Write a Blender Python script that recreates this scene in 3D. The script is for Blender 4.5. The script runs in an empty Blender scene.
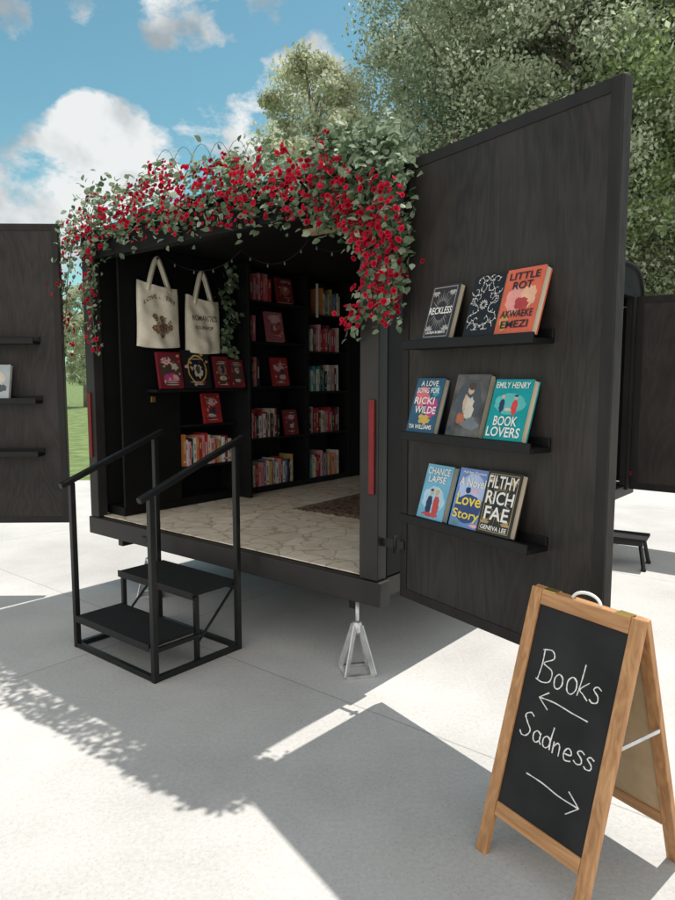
import bpy, math, random
import numpy as np
from mathutils import Vector, Matrix, Euler
random.seed(7)
R = math.radians
S = bpy.context.scene
C = S.collection
S.view_settings.view_transform = 'Standard'
S.view_settings.look = 'None'
S.view_settings.exposure = 0

# ------------------------------------------------------------------ camera
CAMH, F, PITCH = 1.5, 685.0, R(6.0)
cd = bpy.data.cameras.new('camera'); cam = bpy.data.objects.new('camera', cd); C.objects.link(cam)
cam.location = (0, 0, CAMH); cam.rotation_euler = (R(90) - PITCH, 0, 0)
cd.sensor_fit = 'VERTICAL'; cd.sensor_height = 36; cd.sensor_width = 27; cd.lens = 36 * F / 900
cd.clip_start = .05; cd.clip_end = 2000
S.camera = cam

def ray(px, py):
    xc = (px - 337.5) / F; yc = -(py - 450) / F
    return Vector((xc, math.cos(PITCH) + yc * math.sin(PITCH), -math.sin(PITCH) + yc * math.cos(PITCH)))

# ------------------------------------------------------------------ materials
def nd(nt, t, **kw):
    n = nt.nodes.new(t)
    for k, v in kw.items(): setattr(n, k, v)
    return n

def mat(name, col, rough=.6, var=.15, scale=8, bump=0., metallic=0., stretch=(1, 1, 1), detail=5, spec=.35, transl=0.):
    m = bpy.data.materials.new(name); m.use_nodes = True
    nt = m.node_tree; b = nt.nodes['Principled BSDF']; out = nt.nodes['Material Output']
    tc = nd(nt, 'ShaderNodeTexCoord'); mp = nd(nt, 'ShaderNodeMapping'); mp.inputs['Scale'].default_value = stretch
    nt.links.new(tc.outputs['Object'], mp.inputs['Vector'])
    no = nd(nt, 'ShaderNodeTexNoise'); no.inputs['Scale'].default_value = scale; no.inputs['Detail'].default_value = detail
    nt.links.new(mp.outputs['Vector'], no.inputs['Vector'])
    rp = nd(nt, 'ShaderNodeValToRGB')
    rp.color_ramp.elements[0].position = .3; rp.color_ramp.elements[1].position = .7
    rp.color_ramp.elements[0].color = [max(0, c * (1 - var)) for c in col[:3]] + [1]
    rp.color_ramp.elements[1].color = [min(1, c * (1 + var)) for c in col[:3]] + [1]
    nt.links.new(no.outputs['Fac'], rp.inputs['Fac'])
    nt.links.new(rp.outputs['Color'], b.inputs['Base Color'])
    b.inputs['Roughness'].default_value = rough; b.inputs['Metallic'].default_value = metallic
    b.inputs['Specular IOR Level'].default_value = spec
    if bump:
        bp = nd(nt, 'ShaderNodeBump'); bp.inputs['Strength'].default_value = bump; bp.inputs['Distance'].default_value = .01
        nt.links.new(no.outputs['Fac'], bp.inputs['Height']); nt.links.new(bp.outputs['Normal'], b.inputs['Normal'])
    if transl:
        tr = nd(nt, 'ShaderNodeBsdfTranslucent'); mx = nd(nt, 'ShaderNodeMixShader'); mx.inputs[0].default_value = transl
        nt.links.new(rp.outputs['Color'], tr.inputs['Color'])
        nt.links.new(b.outputs[0], mx.inputs[1]); nt.links.new(tr.outputs[0], mx.inputs[2]); nt.links.new(mx.outputs[0], out.inputs[0])
    return m

def ply_mat(name, dark, light, rough=.55):
    """dark stained plywood with long vertical cathedral grain"""
    m = bpy.data.materials.new(name); m.use_nodes = True
    nt = m.node_tree; b = nt.nodes['Principled BSDF']
    tc = nd(nt, 'ShaderNodeTexCoord'); mp = nd(nt, 'ShaderNodeMapping'); mp.inputs['Scale'].default_value = (3.8, 3.8, .9)
    nt.links.new(tc.outputs['Object'], mp.inputs['Vector'])
    n1 = nd(nt, 'ShaderNodeTexNoise'); n1.inputs['Scale'].default_value = 1.0; n1.inputs['Detail'].default_value = 3; n1.inputs['Distortion'].default_value = .9
    nt.links.new(mp.outputs[0], n1.inputs['Vector'])
    mu = nd(nt, 'ShaderNodeMath', operation='MULTIPLY'); mu.inputs[1].default_value = 24
    nt.links.new(n1.outputs['Fac'], mu.inputs[0])
    fr = nd(nt, 'ShaderNodeMath', operation='PINGPONG'); fr.inputs[1].default_value = 1
    nt.links.new(mu.outputs[0], fr.inputs[0])
    mp2 = nd(nt, 'ShaderNodeMapping'); mp2.inputs['Scale'].default_value = (70, 70, 5)
    nt.links.new(tc.outputs['Object'], mp2.inputs['Vector'])
    n2 = nd(nt, 'ShaderNodeTexNoise'); n2.inputs['Scale'].default_value = 1.5; n2.inputs['Detail'].default_value = 6
    nt.links.new(mp2.outputs[0], n2.inputs['Vector'])
    n3 = nd(nt, 'ShaderNodeTexNoise'); n3.inputs['Scale'].default_value = 2.0; n3.inputs['Detail'].default_value = 6
    nt.links.new(tc.outputs['Object'], n3.inputs['Vector'])
    a = nd(nt, 'ShaderNodeMath', operation='MULTIPLY_ADD'); a.inputs[1].default_value = .17
    n2s = nd(nt, 'ShaderNodeMath', operation='MULTIPLY'); n2s.inputs[1].default_value = .45; nt.links.new(n2.outputs['Fac'], n2s.inputs[0])
    nt.links.new(fr.outputs[0], a.inputs[0]); nt.links.new(n2s.outputs[0], a.inputs[2])
    a2 = nd(nt, 'ShaderNodeMath', operation='MULTIPLY_ADD'); a2.inputs[1].default_value = .8
    nt.links.new(n3.outputs['Fac'], a2.inputs[0]); nt.links.new(a.outputs[0], a2.inputs[2])
    rp = nd(nt, 'ShaderNodeValToRGB'); rp.color_ramp.elements[0].position = .48; rp.color_ramp.elements[1].position = .95
    rp.color_ramp.elements[0].color = (*dark, 1); rp.color_ramp.elements[1].color = (*light, 1)
    nt.links.new(a2.outputs[0], rp.inputs['Fac']); nt.links.new(rp.outputs['Color'], b.inputs['Base Color'])
    b.inputs['Roughness'].default_value = rough; b.inputs['Specular IOR Level'].default_value = .25
    bp = nd(nt, 'ShaderNodeBump'); bp.inputs['Strength'].default_value = .2; bp.inputs['Distance'].default_value = .003
    nt.links.new(a.outputs[0], bp.inputs['Height']); nt.links.new(bp.outputs['Normal'], b.inputs['Normal'])
    return m

def concrete_mat():
    m = bpy.data.materials.new('concrete'); m.use_nodes = True
    nt = m.node_tree; b = nt.nodes['Principled BSDF']
    tc = nd(nt, 'ShaderNodeTexCoord')
    mp = nd(nt, 'ShaderNodeMapping'); mp.inputs['Rotation'].default_value = (0, 0, R(39.5)); mp.inputs['Location'].default_value = (.35, .62, 0)
    nt.links.new(tc.outputs['Object'], mp.inputs['Vector'])
    br = nd(nt, 'ShaderNodeTexBrick'); br.offset = 0
    br.inputs['Scale'].default_value = 1; br.inputs['Brick Width'].default_value = 3.0; br.inputs['Row Height'].default_value = 3.0
    br.inputs['Mortar Size'].default_value = .005; br.inputs['Mortar Smooth'].default_value = .3
    br.inputs['Color1'].default_value = (1, 1, 1, 1); br.inputs['Color2'].default_value = (.95, .95, .95, 1); br.inputs['Mortar'].default_value = (.68, .68, .68, 1)
    nt.links.new(mp.outputs[0], br.inputs['Vector'])
    n1 = nd(nt, 'ShaderNodeTexNoise'); n1.inputs['Scale'].default_value = .9; n1.inputs['Detail'].default_value = 8; n1.inputs['Roughness'].default_value = .62
    n2 = nd(nt, 'ShaderNodeTexNoise'); n2.inputs['Scale'].default_value = 60; n2.inputs['Detail'].default_value = 5
    for n in (n1, n2): nt.links.new(tc.outputs['Object'], n.inputs['Vector'])
    ad = nd(nt, 'ShaderNodeMath', operation='MULTIPLY_ADD'); ad.inputs[1].default_value = .45
    nt.links.new(n2.outputs['Fac'], ad.inputs[0]); nt.links.new(n1.outputs['Fac'], ad.inputs[2])
    rp = nd(nt, 'ShaderNodeValToRGB'); rp.color_ramp.elements[0].position = .47; rp.color_ramp.elements[1].position = .92
    rp.color_ramp.elements[0].color = (.40, .39, .378, 1); rp.color_ramp.elements[1].color = (.58, .565, .545, 1)
    nt.links.new(ad.outputs[0], rp.inputs['Fac'])
    v = nd(nt, 'ShaderNodeTexNoise'); v.inputs['Scale'].default_value = 120; v.inputs['Detail'].default_value = 2
    nt.links.new(tc.outputs['Object'], v.inputs['Vector'])
    r2 = nd(nt, 'ShaderNodeValToRGB'); r2.color_ramp.elements[0].position = .25; r2.color_ramp.elements[1].position = .40
    r2.color_ramp.elements[0].color = (.78, .78, .78, 1); r2.color_ramp.elements[1].color = (1, 1, 1, 1)
    nt.links.new(v.outputs['Fac'], r2.inputs['Fac'])
    m1 = nd(nt, 'ShaderNodeMixRGB', blend_type='MULTIPLY'); m1.inputs[0].default_value = 1
    nt.links.new(rp.outputs[0], m1.inputs[1]); nt.links.new(br.outputs['Color'], m1.inputs[2])
    m2 = nd(nt, 'ShaderNodeMixRGB', blend_type='MULTIPLY'); m2.inputs[0].default_value = 1
    nt.links.new(m1.outputs[0], m2.inputs[1]); nt.links.new(r2.outputs[0], m2.inputs[2])
    nt.links.new(m2.outputs[0], b.inputs['Base Color'])
    b.inputs['Roughness'].default_value = .9; b.inputs['Specular IOR Level'].default_value = .2
    bp = nd(nt, 'ShaderNodeBump'); bp.inputs['Strength'].default_value = .2; bp.inputs['Distance'].default_value = .004
    nt.links.new(ad.outputs[0], bp.inputs['Height']); nt.links.new(bp.outputs[0], b.inputs['Normal'])
    return m

def flagstone_mat():
    m = bpy.data.materials.new('flagstone_vinyl'); m.use_nodes = True
    nt = m.node_tree; b = nt.nodes['Principled BSDF']
    tc = nd(nt, 'ShaderNodeTexCoord')
    nz = nd(nt, 'ShaderNodeTexNoise'); nz.inputs['Scale'].default_value = 9; nz.inputs['Detail'].default_value = 5
    nt.links.new(tc.outputs['Object'], nz.inputs['Vector'])
    mx = nd(nt, 'ShaderNodeMixRGB'); mx.inputs[0].default_value = .10
    nt.links.new(tc.outputs['Object'], mx.inputs[1]); nt.links.new(nz.outputs['Color'], mx.inputs[2])
    v = nd(nt, 'ShaderNodeTexVoronoi', feature='DISTANCE_TO_EDGE'); v.inputs['Scale'].default_value = 6.5
    nt.links.new(mx.outputs[0], v.inputs['Vector'])
    v2 = nd(nt, 'ShaderNodeTexVoronoi', feature='F1'); v2.inputs['Scale'].default_value = 6.5
    nt.links.new(mx.outputs[0], v2.inputs['Vector'])
    r1 = nd(nt, 'ShaderNodeValToRGB'); r1.color_ramp.elements[0].position = .005; r1.color_ramp.elements[1].position = .045
    r1.color_ramp.elements[0].color = (.60, .53, .44, 1); r1.color_ramp.elements[1].color = (1, 1, 1, 1)
    nt.links.new(v.outputs['Distance'], r1.inputs['Fac'])
    r2 = nd(nt, 'ShaderNodeValToRGB'); r2.color_ramp.elements[0].color = (.80, .70, .55, 1); r2.color_ramp.elements[1].color = (.95, .87, .73, 1)
    nt.links.new(v2.outputs['Color'], r2.inputs['Fac'])
    n3 = nd(nt, 'ShaderNodeTexNoise'); n3.inputs['Scale'].default_value = 14; n3.inputs['Detail'].default_value = 6
    nt.links.new(tc.outputs['Object'], n3.inputs['Vector'])
    r3 = nd(nt, 'ShaderNodeValToRGB'); r3.color_ramp.elements[0].position = .35; r3.color_ramp.elements[1].position = .65
    r3.color_ramp.elements[0].color = (.84, .82, .78, 1); r3.color_ramp.elements[1].color = (1, 1, 1, 1)
    nt.links.new(n3.outputs['Fac'], r3.inputs['Fac'])
    mm = nd(nt, 'ShaderNodeMixRGB', blend_type='MULTIPLY'); mm.inputs[0].default_value = 1
    nt.links.new(r1.outputs[0], mm.inputs[1]); nt.links.new(r2.outputs[0], mm.inputs[2])
    m3 = nd(nt, 'ShaderNodeMixRGB', blend_type='MULTIPLY'); m3.inputs[0].default_value = 1
    nt.links.new(mm.outputs[0], m3.inputs[1]); nt.links.new(r3.outputs[0], m3.inputs[2])
    nt.links.new(m3.outputs[0], b.inputs['Base Color']); b.inputs['Roughness'].default_value = .4
    return m

def speckle_mat(name, c0, c1, scale=40, lo=.45, hi=.55, rough=.4, feature='noise'):
    m = bpy.data.materials.new(name); m.use_nodes = True
    nt = m.node_tree; b = nt.nodes['Principled BSDF']
    tc = nd(nt, 'ShaderNodeTexCoord')
    if feature == 'noise':
        n = nd(nt, 'ShaderNodeTexNoise'); n.inputs['Detail'].default_value = 5; o = n.outputs['Fac']
    else:
        n = nd(nt, 'ShaderNodeTexVoronoi', feature='F1'); o = n.outputs['Distance']
    n.inputs['Scale'].default_value = scale
    nt.links.new(tc.outputs['Object'], n.inputs['Vector'])
    r = nd(nt, 'ShaderNodeValToRGB'); r.color_ramp.elements[0].position = lo; r.color_ramp.elements[1].position = hi
    r.color_ramp.elements[0].color = (*c0, 1); r.color_ramp.elements[1].color = (*c1, 1)
    nt.links.new(o, r.inputs['Fac']); nt.links.new(r.outputs[0], b.inputs['Base Color']); b.inputs['Roughness'].default_value = rough
    b.inputs['Specular IOR Level'].default_value = .3
    return m

def wood_mat(name, c0, c1, axis_stretch, rough=.5):
    m = bpy.data.materials.new(name); m.use_nodes = True
    nt = m.node_tree; b = nt.nodes['Principled BSDF']
    tc = nd(nt, 'ShaderNodeTexCoord'); mp = nd(nt, 'ShaderNodeMapping'); mp.inputs['Scale'].default_value = axis_stretch
    nt.links.new(tc.outputs['Object'], mp.inputs['Vector'])
    n = nd(nt, 'ShaderNodeTexNoise'); n.inputs['Scale'].default_value = 3; n.inputs['Detail'].default_value = 8; n.inputs['Distortion'].default_value = 1.2
    nt.links.new(mp.outputs[0], n.inputs['Vector'])
    r = nd(nt, 'ShaderNodeValToRGB'); r.color_ramp.elements[0].position = .32; r.color_ramp.elements[1].position = .68
    r.color_ramp.elements[0].color = (*c0, 1); r.color_ramp.elements[1].color = (*c1, 1)
    nt.links.new(n.outputs['Fac'], r.inputs['Fac']); nt.links.new(r.outputs[0], b.inputs['Base Color'])
    b.inputs['Roughness'].default_value = rough
    return m

M = {}
M['concrete'] = concrete_mat()
M['lawn'] = mat('lawn', (.13, .18, .06), .95, .4, 3, .4)
M['ply'] = ply_mat('black_plywood', (.019, .0165, .0152), (.046, .040, .037))
M['trim'] = mat('dark_trim', (.0195, .0172, .016), .55, .25, 14, .1, stretch=(1, 1, .2), spec=.25)
M['frame'] = mat('trailer_frame', (.026, .0232, .0218), .5, .2, 6, .05, spec=.3)
M['skin'] = mat('trailer_skin', (.016, .0155, .0155), .7, .2, 2, .05, spec=.12)
M['inner'] = mat('interior_black', (.0055, .0055, .006), .6, .3, 5, .05, spec=.2)
M['inner2'] = mat('shelf_black', (.0095, .0095, .010), .55, .3, 9, .05, spec=.25)
M['ledge'] = mat('ledge_black', (.007, .007, .0072), .5, .2, 12, spec=.3)
M['floor'] = flagstone_mat()
M['alu'] = mat('aluminium', (.6, .6, .6), .38, .2, 18, .05, metallic=.7)
M['steel'] = mat('black_steel', (.008, .008, .0085), .42, .3, 20, .06, spec=.35)
M['tread'] = speckle_mat('grit_tread', (.006, .006, .0065), (.025, .025, .025), 320, .4, .7, .8)
M['red'] = mat('red_lens', (.17, .008, .010), .4, .2, 30)
M['rubber'] = mat('rubber', (.02, .02, .02), .85, .2, 30)
M['pine'] = wood_mat('orange_pine', (.34, .155, .058), (.55, .29, .125), (14, 14, 1.2))
M['pineh'] = wood_mat('orange_pine_rail', (.34, .155, .058), (.55, .29, .125), (1.2, 14, 14))
M['tan'] = mat('tan_board', (.50, .36, .21), .7, .15, 10)
M['slate'] = speckle_mat('chalkboard', (.010, .0102, .0105), (.028, .0285, .029), 5, .3, .8, .75)
M['chalk'] = mat('chalk', (.80, .80, .78), .95, .12, 160)
M['brass'] = mat('brass', (.55, .38, .12), .35, .1, 20, metallic=.8)
M['canvas'] = mat('canvas', (.84, .76, .62), .95, .06, 60, .15)
M['print'] = mat('brown_print', (.14, .08, .045), .9, .2, 60)
M['print2'] = mat('light_brown_print', (.34, .20, .11), .9, .2, 60)
M['bulb'] = mat('bulb_glass', (.16, .14, .11), .3, .05, 20)
M['page'] = mat('paper_edges', (.66, .56, .42), .9, .15, 3, .1, stretch=(1, 90, 1))
M['white'] = mat('white_ink', (.78, .77, .74), .6, .05, 30)
M['paper'] = mat('white_paper', (.75, .74, .7), .8, .05, 30)
M['rug'] = speckle_mat('rug_weave', (.03, .02, .018), (.24, .14, .10), 26, .3, .62, .95)
M['rugb'] = speckle_mat('rug_border', (.05, .04, .035), (.34, .27, .19), 50, .4, .6, .95)
M['bark'] = mat('bark', (.20, .18, .155), .95, .35, 6, .6, stretch=(1, 1, .3))
M['vine'] = mat('vine_stem', (.10, .12, .05), .8, .2, 20)
M['leafA'] = mat('leaf_sage', (.21, .285, .175), .6, .2, 30, transl=.3, spec=.25)
M['leafB'] = mat('leaf_pale', (.36, .43, .31), .6, .2, 30, transl=.3, spec=.25)
M['leafC'] = mat('leaf_deep', (.09, .15, .075), .6, .2, 30, transl=.3, spec=.25)
M['rose'] = mat('rose_red', (.68, .016, .06), .7, .25, 40, transl=.3, spec=.2)
M['rosed'] = mat('rose_crimson', (.42, .008, .03), .7, .25, 40, transl=.3, spec=.2)
M['tA'] = mat('tree_leaf_mid', (.355, .405, .285), .75, .2, 1.2, transl=.45, spec=.15)
M['tB'] = mat('tree_leaf_light', (.58, .62, .48), .75, .2, 1.2, transl=.45, spec=.15)
M['tC'] = mat('tree_leaf_dark', (.19, .23, .14), .75, .25, 1.2, transl=.4, spec=.15)
M['tG'] = mat('tree_leaf_fresh', (.34, .44, .20), .75, .2, 1.2, transl=.45, spec=.15)
M['tY'] = mat('tree_leaf_yellow', (.52, .54, .36), .75, .2, 1.2, transl=.45, spec=.15)

# ------------------------------------------------------------------ mesh builder
class MB:
    def __init__(s): s.v = []; s.f = []; s.m = []; s.sm = []
    def add(s, vs, fs, mi=0, X=None, smooth=False):
        o = len(s.v)
        for p in vs:
            p = Vector(p)
            s.v.append(tuple(X @ p) if X is not None else tuple(p))
        for f in fs: s.f.append(tuple(i + o for i in f)); s.m.append(mi); s.sm.append(smooth)
        return s
    def box(s, x0, x1, y0, y1, z0, z1, mi=0, X=None):
        vs = [(x0, y0, z0), (x1, y0, z0), (x1, y1, z0), (x0, y1, z0), (x0, y0, z1), (x1, y0, z1), (x1, y1, z1), (x0, y1, z1)]
        return s.add(vs, [(3, 2, 1, 0), (4, 5, 6, 7), (0, 1, 5, 4), (1, 2, 6, 5), (2, 3, 7, 6), (3, 0, 4, 7)], mi, X)
    def bar(s, p, q, w, h, mi=0, up=(0, 0, 1)):
        p = Vector(p); q = Vector(q); d = (q - p); L = d.length; d.normalize()
        u = Vector(up)
        if abs(d.dot(u)) > .98: u = Vector((0, 1, 0))
        a = d.cross(u).normalized(); b = a.cross(d).normalized()
        X = Matrix((( *a, 0), (*d, 0), (*b, 0), (0, 0, 0, 1))).transposed(); X.translation = p
        return s.box(-w / 2, w / 2, 0, L, -h / 2, h / 2, mi, X)
    def tube(s, pts, r, n=8, mi=0):
        pts = [Vector(p) for p in pts]; o = len(s.v)
        rr = r if isinstance(r, (list, tuple)) else [r] * len(pts)
        pa = None
        for i, p in enumerate(pts):
            t = (pts[min(i + 1, len(pts) - 1)] - pts[max(i - 1, 0)])
            if t.length < 1e-9: t = Vector((0, 0, 1))
            t.normalize()
            if pa is None:
                u = Vector((0, 0, 1)) if abs(t.z) < .9 else Vector((1, 0, 0))
                a = t.cross(u).normalized()
            else:
                a = (pa - t * pa.dot(t)).normalized()
            pa = a; b = t.cross(a)
            for k in range(n):
                an = 2 * math.pi * k / n
                s.v.append(tuple(p + (a * math.cos(an) + b * math.sin(an)) * rr[i]))
        for i in range(len(pts) - 1):
            for k in range(n):
                k2 = (k + 1) % n
                s.f.append((o + i * n + k, o + i * n + k2, o + (i + 1) * n + k2, o + (i + 1) * n + k)); s.m.append(mi); s.sm.append(True)
        s.f.append(tuple(o + k for k in range(n))[::-1]); s.m.append(mi); s.sm.append(False)
        e = o + (len(pts) - 1) * n
        s.f.append(tuple(e + k for k in range(n))); s.m.append(mi); s.sm.append(False)
        return s
    def lathe(s, prof, n=24, mi=0, X=None):
        vs = []; fs = []
        for (r, z) in prof:
            for k in range(n):
                a = 2 * math.pi * k / n; vs.append((r * math.cos(a), r * math.sin(a), z))
        for i in range(len(prof) - 1):
            for k in range(n):
                k2 = (k + 1) % n; fs.append((i * n + k, i * n + k2, (i + 1) * n + k2, (i + 1) * n + k))
        return s.add(vs, fs, mi, X, True)
    def prism_x(s, poly, x0, x1, mi=0):
        n = len(poly); vs = [(x0, y, z) for y, z in poly] + [(x1, y, z) for y, z in poly]
        fs = [tuple(range(n))[::-1], tuple(range(n, 2 * n))] + [(i, (i + 1) % n, n + (i + 1) % n, n + i) for i in range(n)]
        return s.add(vs, fs, mi)
    def build(s, name, mats, parent=None, bevel=0., kind=None):
        me = bpy.data.meshes.new(name); me.from_pydata(s.v, [], s.f)
        for m in (mats if isinstance(mats, (list, tuple)) else [mats]): me.materials.append(m)
        me.polygons.foreach_set('material_index', s.m); me.polygons.foreach_set('use_smooth', s.sm); me.update()
        o = bpy.data.objects.new(name, me); C.objects.link(o)
        if parent is not None: o.parent = parent
        if bevel:
            b = o.modifiers.new('bevel', 'BEVEL'); b.width = bevel; b.segments = 2; b.limit_method = 'ANGLE'; b.angle_limit = R(40)
        if kind: o['kind'] = kind
        return o

def thing(name, label, cat, loc=(0, 0, 0), rot=(0, 0, 0), group=None):
    o = bpy.data.objects.new(name, None); C.objects.link(o); o.empty_display_size = .1
    o.location = loc; o.rotation_euler = rot if isinstance(rot, (tuple, list)) else (0, 0, rot)
    o['label'] = label; o['category'] = cat
    if group: o['group'] = group
    return o
def tag(o, label, cat, group=None):
    o['label'] = label; o['category'] = cat
    if group: o['group'] = group
    return o

def text_mesh(body, weight=.012, spacing=1.0):
    cu = bpy.data.curves.new('lettering', 'FONT'); cu.body = body; cu.align_x = 'CENTER'; cu.align_y = 'CENTER'
    cu.offset = weight; cu.size = 1; cu.resolution_u = 3; cu.space_line = .92; cu.space_character = spacing
    o = bpy.data.objects.new('lettering', cu); C.objects.link(o)
    dg = bpy.context.evaluated_depsgraph_get(); dg.update()
    me = bpy.data.meshes.new_from_object(o.evaluated_get(dg))
    vs = [tuple(v.co) for v in me.vertices]; fs = [tuple(p.vertices) for p in me.polygons]
    bpy.data.objects.remove(o); bpy.data.meshes.remove(me); bpy.data.curves.remove(cu)
    return vs, fs

def add_text(mb, body, cx, cz, w, h, y, mi=0, weight=.016):
    """lettering laid flat in the local xz plane at depth y, fitted to w by h"""
    vs, fs = text_mesh(body, weight)
    xs = [v[0] for v in vs]; ys = [v[1] for v in vs]
    sx = w / (max(xs) - min(xs)); sy = h / (max(ys) - min(ys)); mx = (max(xs) + min(xs)) / 2; my = (max(ys) + min(ys)) / 2
    mb.add([(cx + (v[0] - mx) * sx, y, cz + (v[1] - my) * sy) for v in vs], fs, mi)

# ------------------------------------------------------------------ world and sun
SUN = Vector((.255, .288, .925)).normalized()
w = bpy.data.worlds.new('World'); S.world = w; w.use_nodes = True
nt = w.node_tree; bg = nt.nodes['Background']
def mth(op, a, b=None, clamp=False):
    n = nd(nt, 'ShaderNodeMath', operation=op); n.use_clamp = clamp
    for i, q in enumerate((a, b)):
        if q is None: continue
        if isinstance(q, (int, float)): n.inputs[i].default_value = q
        else: nt.links.new(q, n.inputs[i])
    return n.outputs[0]
sky = nd(nt, 'ShaderNodeTexSky', sky_type='NISHITA'); sky.sun_disc = False
sky.sun_elevation = math.asin(SUN.z); sky.sun_rotation = math.atan2(SUN.x, SUN.y)
sky.air_density = 1.0; sky.dust_density = .4; sky.ozone_density = 1.0
tint = nd(nt, 'ShaderNodeMixRGB', blend_type='MULTIPLY'); tint.inputs[0].default_value = 1; tint.inputs[2].default_value = (.66, .95, .78, 1)
nt.links.new(sky.outputs[0], tint.inputs[1])
tc = nd(nt, 'ShaderNodeTexCoord'); DIR = tc.outputs['Generated']
sp = nd(nt, 'ShaderNodeSeparateXYZ'); nt.links.new(DIR, sp.inputs[0])
def bank(lst):
    """cloud banks by compass direction and size"""
    cover = None
    for (px, py, rad, wgt) in lst:
        d = ray(px, py).normalized()
        vd = nd(nt, 'ShaderNodeVectorMath', operation='DOT_PRODUCT'); nt.links.new(DIR, vd.inputs[0]); vd.inputs[1].default_value = d
        mr = nd(nt, 'ShaderNodeMapRange', interpolation_type='SMOOTHSTEP'); mr.inputs['From Min'].default_value = math.cos(R(rad * 1.5)); mr.inputs['From Max'].default_value = math.cos(R(rad * .3))
        mr.inputs['To Min'].default_value = 0; mr.inputs['To Max'].default_value = wgt
        nt.links.new(vd.outputs['Value'], mr.inputs['Value'])
        cover = mr.outputs[0] if cover is None else mth('MAXIMUM', cover, mr.outputs[0])
    return cover
white_bank = bank([(88, 132, 2.6, 1.0), (108, 150, 3.6, 1.05), (132, 174, 3.8, 1.0), (95, 178, 4.2, 1.05), (285, 80, 2.4, .72), (315, 66, 2.4, .72), (255, 92, 2.2, .66), (250, 138, 2.4, .72), (200, 130, 2.2, .60)])
grey_bank = bank([(25, 190, 4.0, .9), (15, 214, 5.0, 1.0), (60, 208, 4.6, .95), (10, 152, 2.2, .75), (165, 4, 2.8, .72), (215, 2, 3.6, .78), (250, 10, 2.6, .68), (95, 2, 2.2, .6), (6, 6, 2.0, .72)])
back = nd(nt, 'ShaderNodeMapRange', interpolation_type='SMOOTHSTEP'); back.inputs['From Min'].default_value = .42; back.inputs['From Max'].default_value = -.25  # unseen cloud bank behind the camera, added to brighten the shaded areas
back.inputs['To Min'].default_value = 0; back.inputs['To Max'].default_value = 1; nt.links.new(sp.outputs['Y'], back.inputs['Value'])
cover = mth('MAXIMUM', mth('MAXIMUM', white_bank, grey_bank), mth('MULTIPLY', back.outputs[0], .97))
cn = nd(nt, 'ShaderNodeTexNoise'); cn.inputs['Scale'].default_value = 11; cn.inputs['Detail'].default_value = 11; cn.inputs['Roughness'].default_value = .62; cn.inputs['Distortion'].default_value = .15
mp = nd(nt, 'ShaderNodeMapping'); mp.inputs['Scale'].default_value = (1, 1, 1.6); nt.links.new(DIR, mp.inputs['Vector']); nt.links.new(mp.outputs[0], cn.inputs['Vector'])
dens = mth('ADD', mth('MULTIPLY', cover, .62), mth('MULTIPLY', mth('SUBTRACT', cn.outputs['Fac'], .5), 1.45))
cr = nd(nt, 'ShaderNodeValToRGB'); cr.color_ramp.elements[0].position = .34; cr.color_ramp.elements[1].position = .54
nt.links.new(dens, cr.inputs['Fac'])
cs = nd(nt, 'ShaderNodeTexNoise'); cs.inputs['Scale'].default_value = 10; cs.inputs['Detail'].default_value = 9
mp2 = nd(nt, 'ShaderNodeMapping'); mp2.inputs['Location'].default_value = (.03, 0, -.05); nt.links.new(DIR, mp2.inputs['Vector']); nt.links.new(mp2.outputs[0], cs.inputs['Vector'])
shade = mth('ADD', mth('MULTIPLY', white_bank, .16), mth('SUBTRACT', cs.outputs['Fac'], .05))
cc = nd(nt, 'ShaderNodeValToRGB'); cc.color_ramp.elements[0].position = .38; cc.color_ramp.elements[1].position = .62
cc.color_ramp.elements[0].color = (2.4, 2.8, 3.05, 1); cc.color_ramp.elements[1].color = (5.7, 5.85, 5.85, 1)
nt.links.new(shade, cc.inputs['Fac'])
cb = nd(nt, 'ShaderNodeMixRGB'); nt.links.new(back.outputs[0], cb.inputs[0]); nt.links.new(cc.outputs[0], cb.inputs[1]); cb.inputs[2].default_value = (7.9, 7.7, 7.4, 1)  # added bank behind the camera is brighter than the visible clouds, for fill
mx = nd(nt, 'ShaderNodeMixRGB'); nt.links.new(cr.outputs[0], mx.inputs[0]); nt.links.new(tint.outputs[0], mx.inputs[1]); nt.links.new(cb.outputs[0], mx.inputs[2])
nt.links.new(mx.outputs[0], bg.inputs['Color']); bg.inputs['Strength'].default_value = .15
sl = bpy.data.lights.new('sun', 'SUN'); sl.energy = 5.0; sl.angle = R(.5); sl.color = (1, .955, .89)
so = bpy.data.objects.new('sun', sl); C.objects.link(so); so.rotation_euler = (-SUN).to_track_quat('-Z', 'Y').to_euler()
so.location = SUN * 30

# ------------------------------------------------------------------ ground
g = MB().box(-600, 600, -600, 600, -.3, -.02).build('ground', M['lawn']); g['kind'] = 'structure'
pv = MB().add([(-40, -12, 0), (40, -12, 0), (40, 10, 0), (-40, 10, 0), (-40, -12, -.1), (40, -12, -.1), (40, 10, -.1), (-40, 10, -.1)],
              [(0, 1, 2, 3), (0, 4, 5, 1), (1, 5, 6, 2), (2, 6, 7, 3), (3, 7, 4, 0)]).build('pavement', M['concrete']); pv['kind'] = 'structure'

# ------------------------------------------------------------------ trailer
BX, BY = -1.72, 4.82
TH = math.atan2(-.635, .772)
TM = Matrix.Translation((BX, BY, 0)) @ Matrix.Rotation(TH, 4, 'Z')
def W(x, y, z): return TM @ Vector((x, y, z))
def wall_front(px, py, yoff):
    """point of the trailer's rear face seen at a spot of the photo"""
    d = ray(px, py); o = TM.inverted() @ Vector((0, 0, CAMH)); dl = TM.inverted().to_3x3() @ d
    t = (yoff - o.y) / dl.y
    return Vector((0, 0, CAMH)) + d * t

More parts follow.
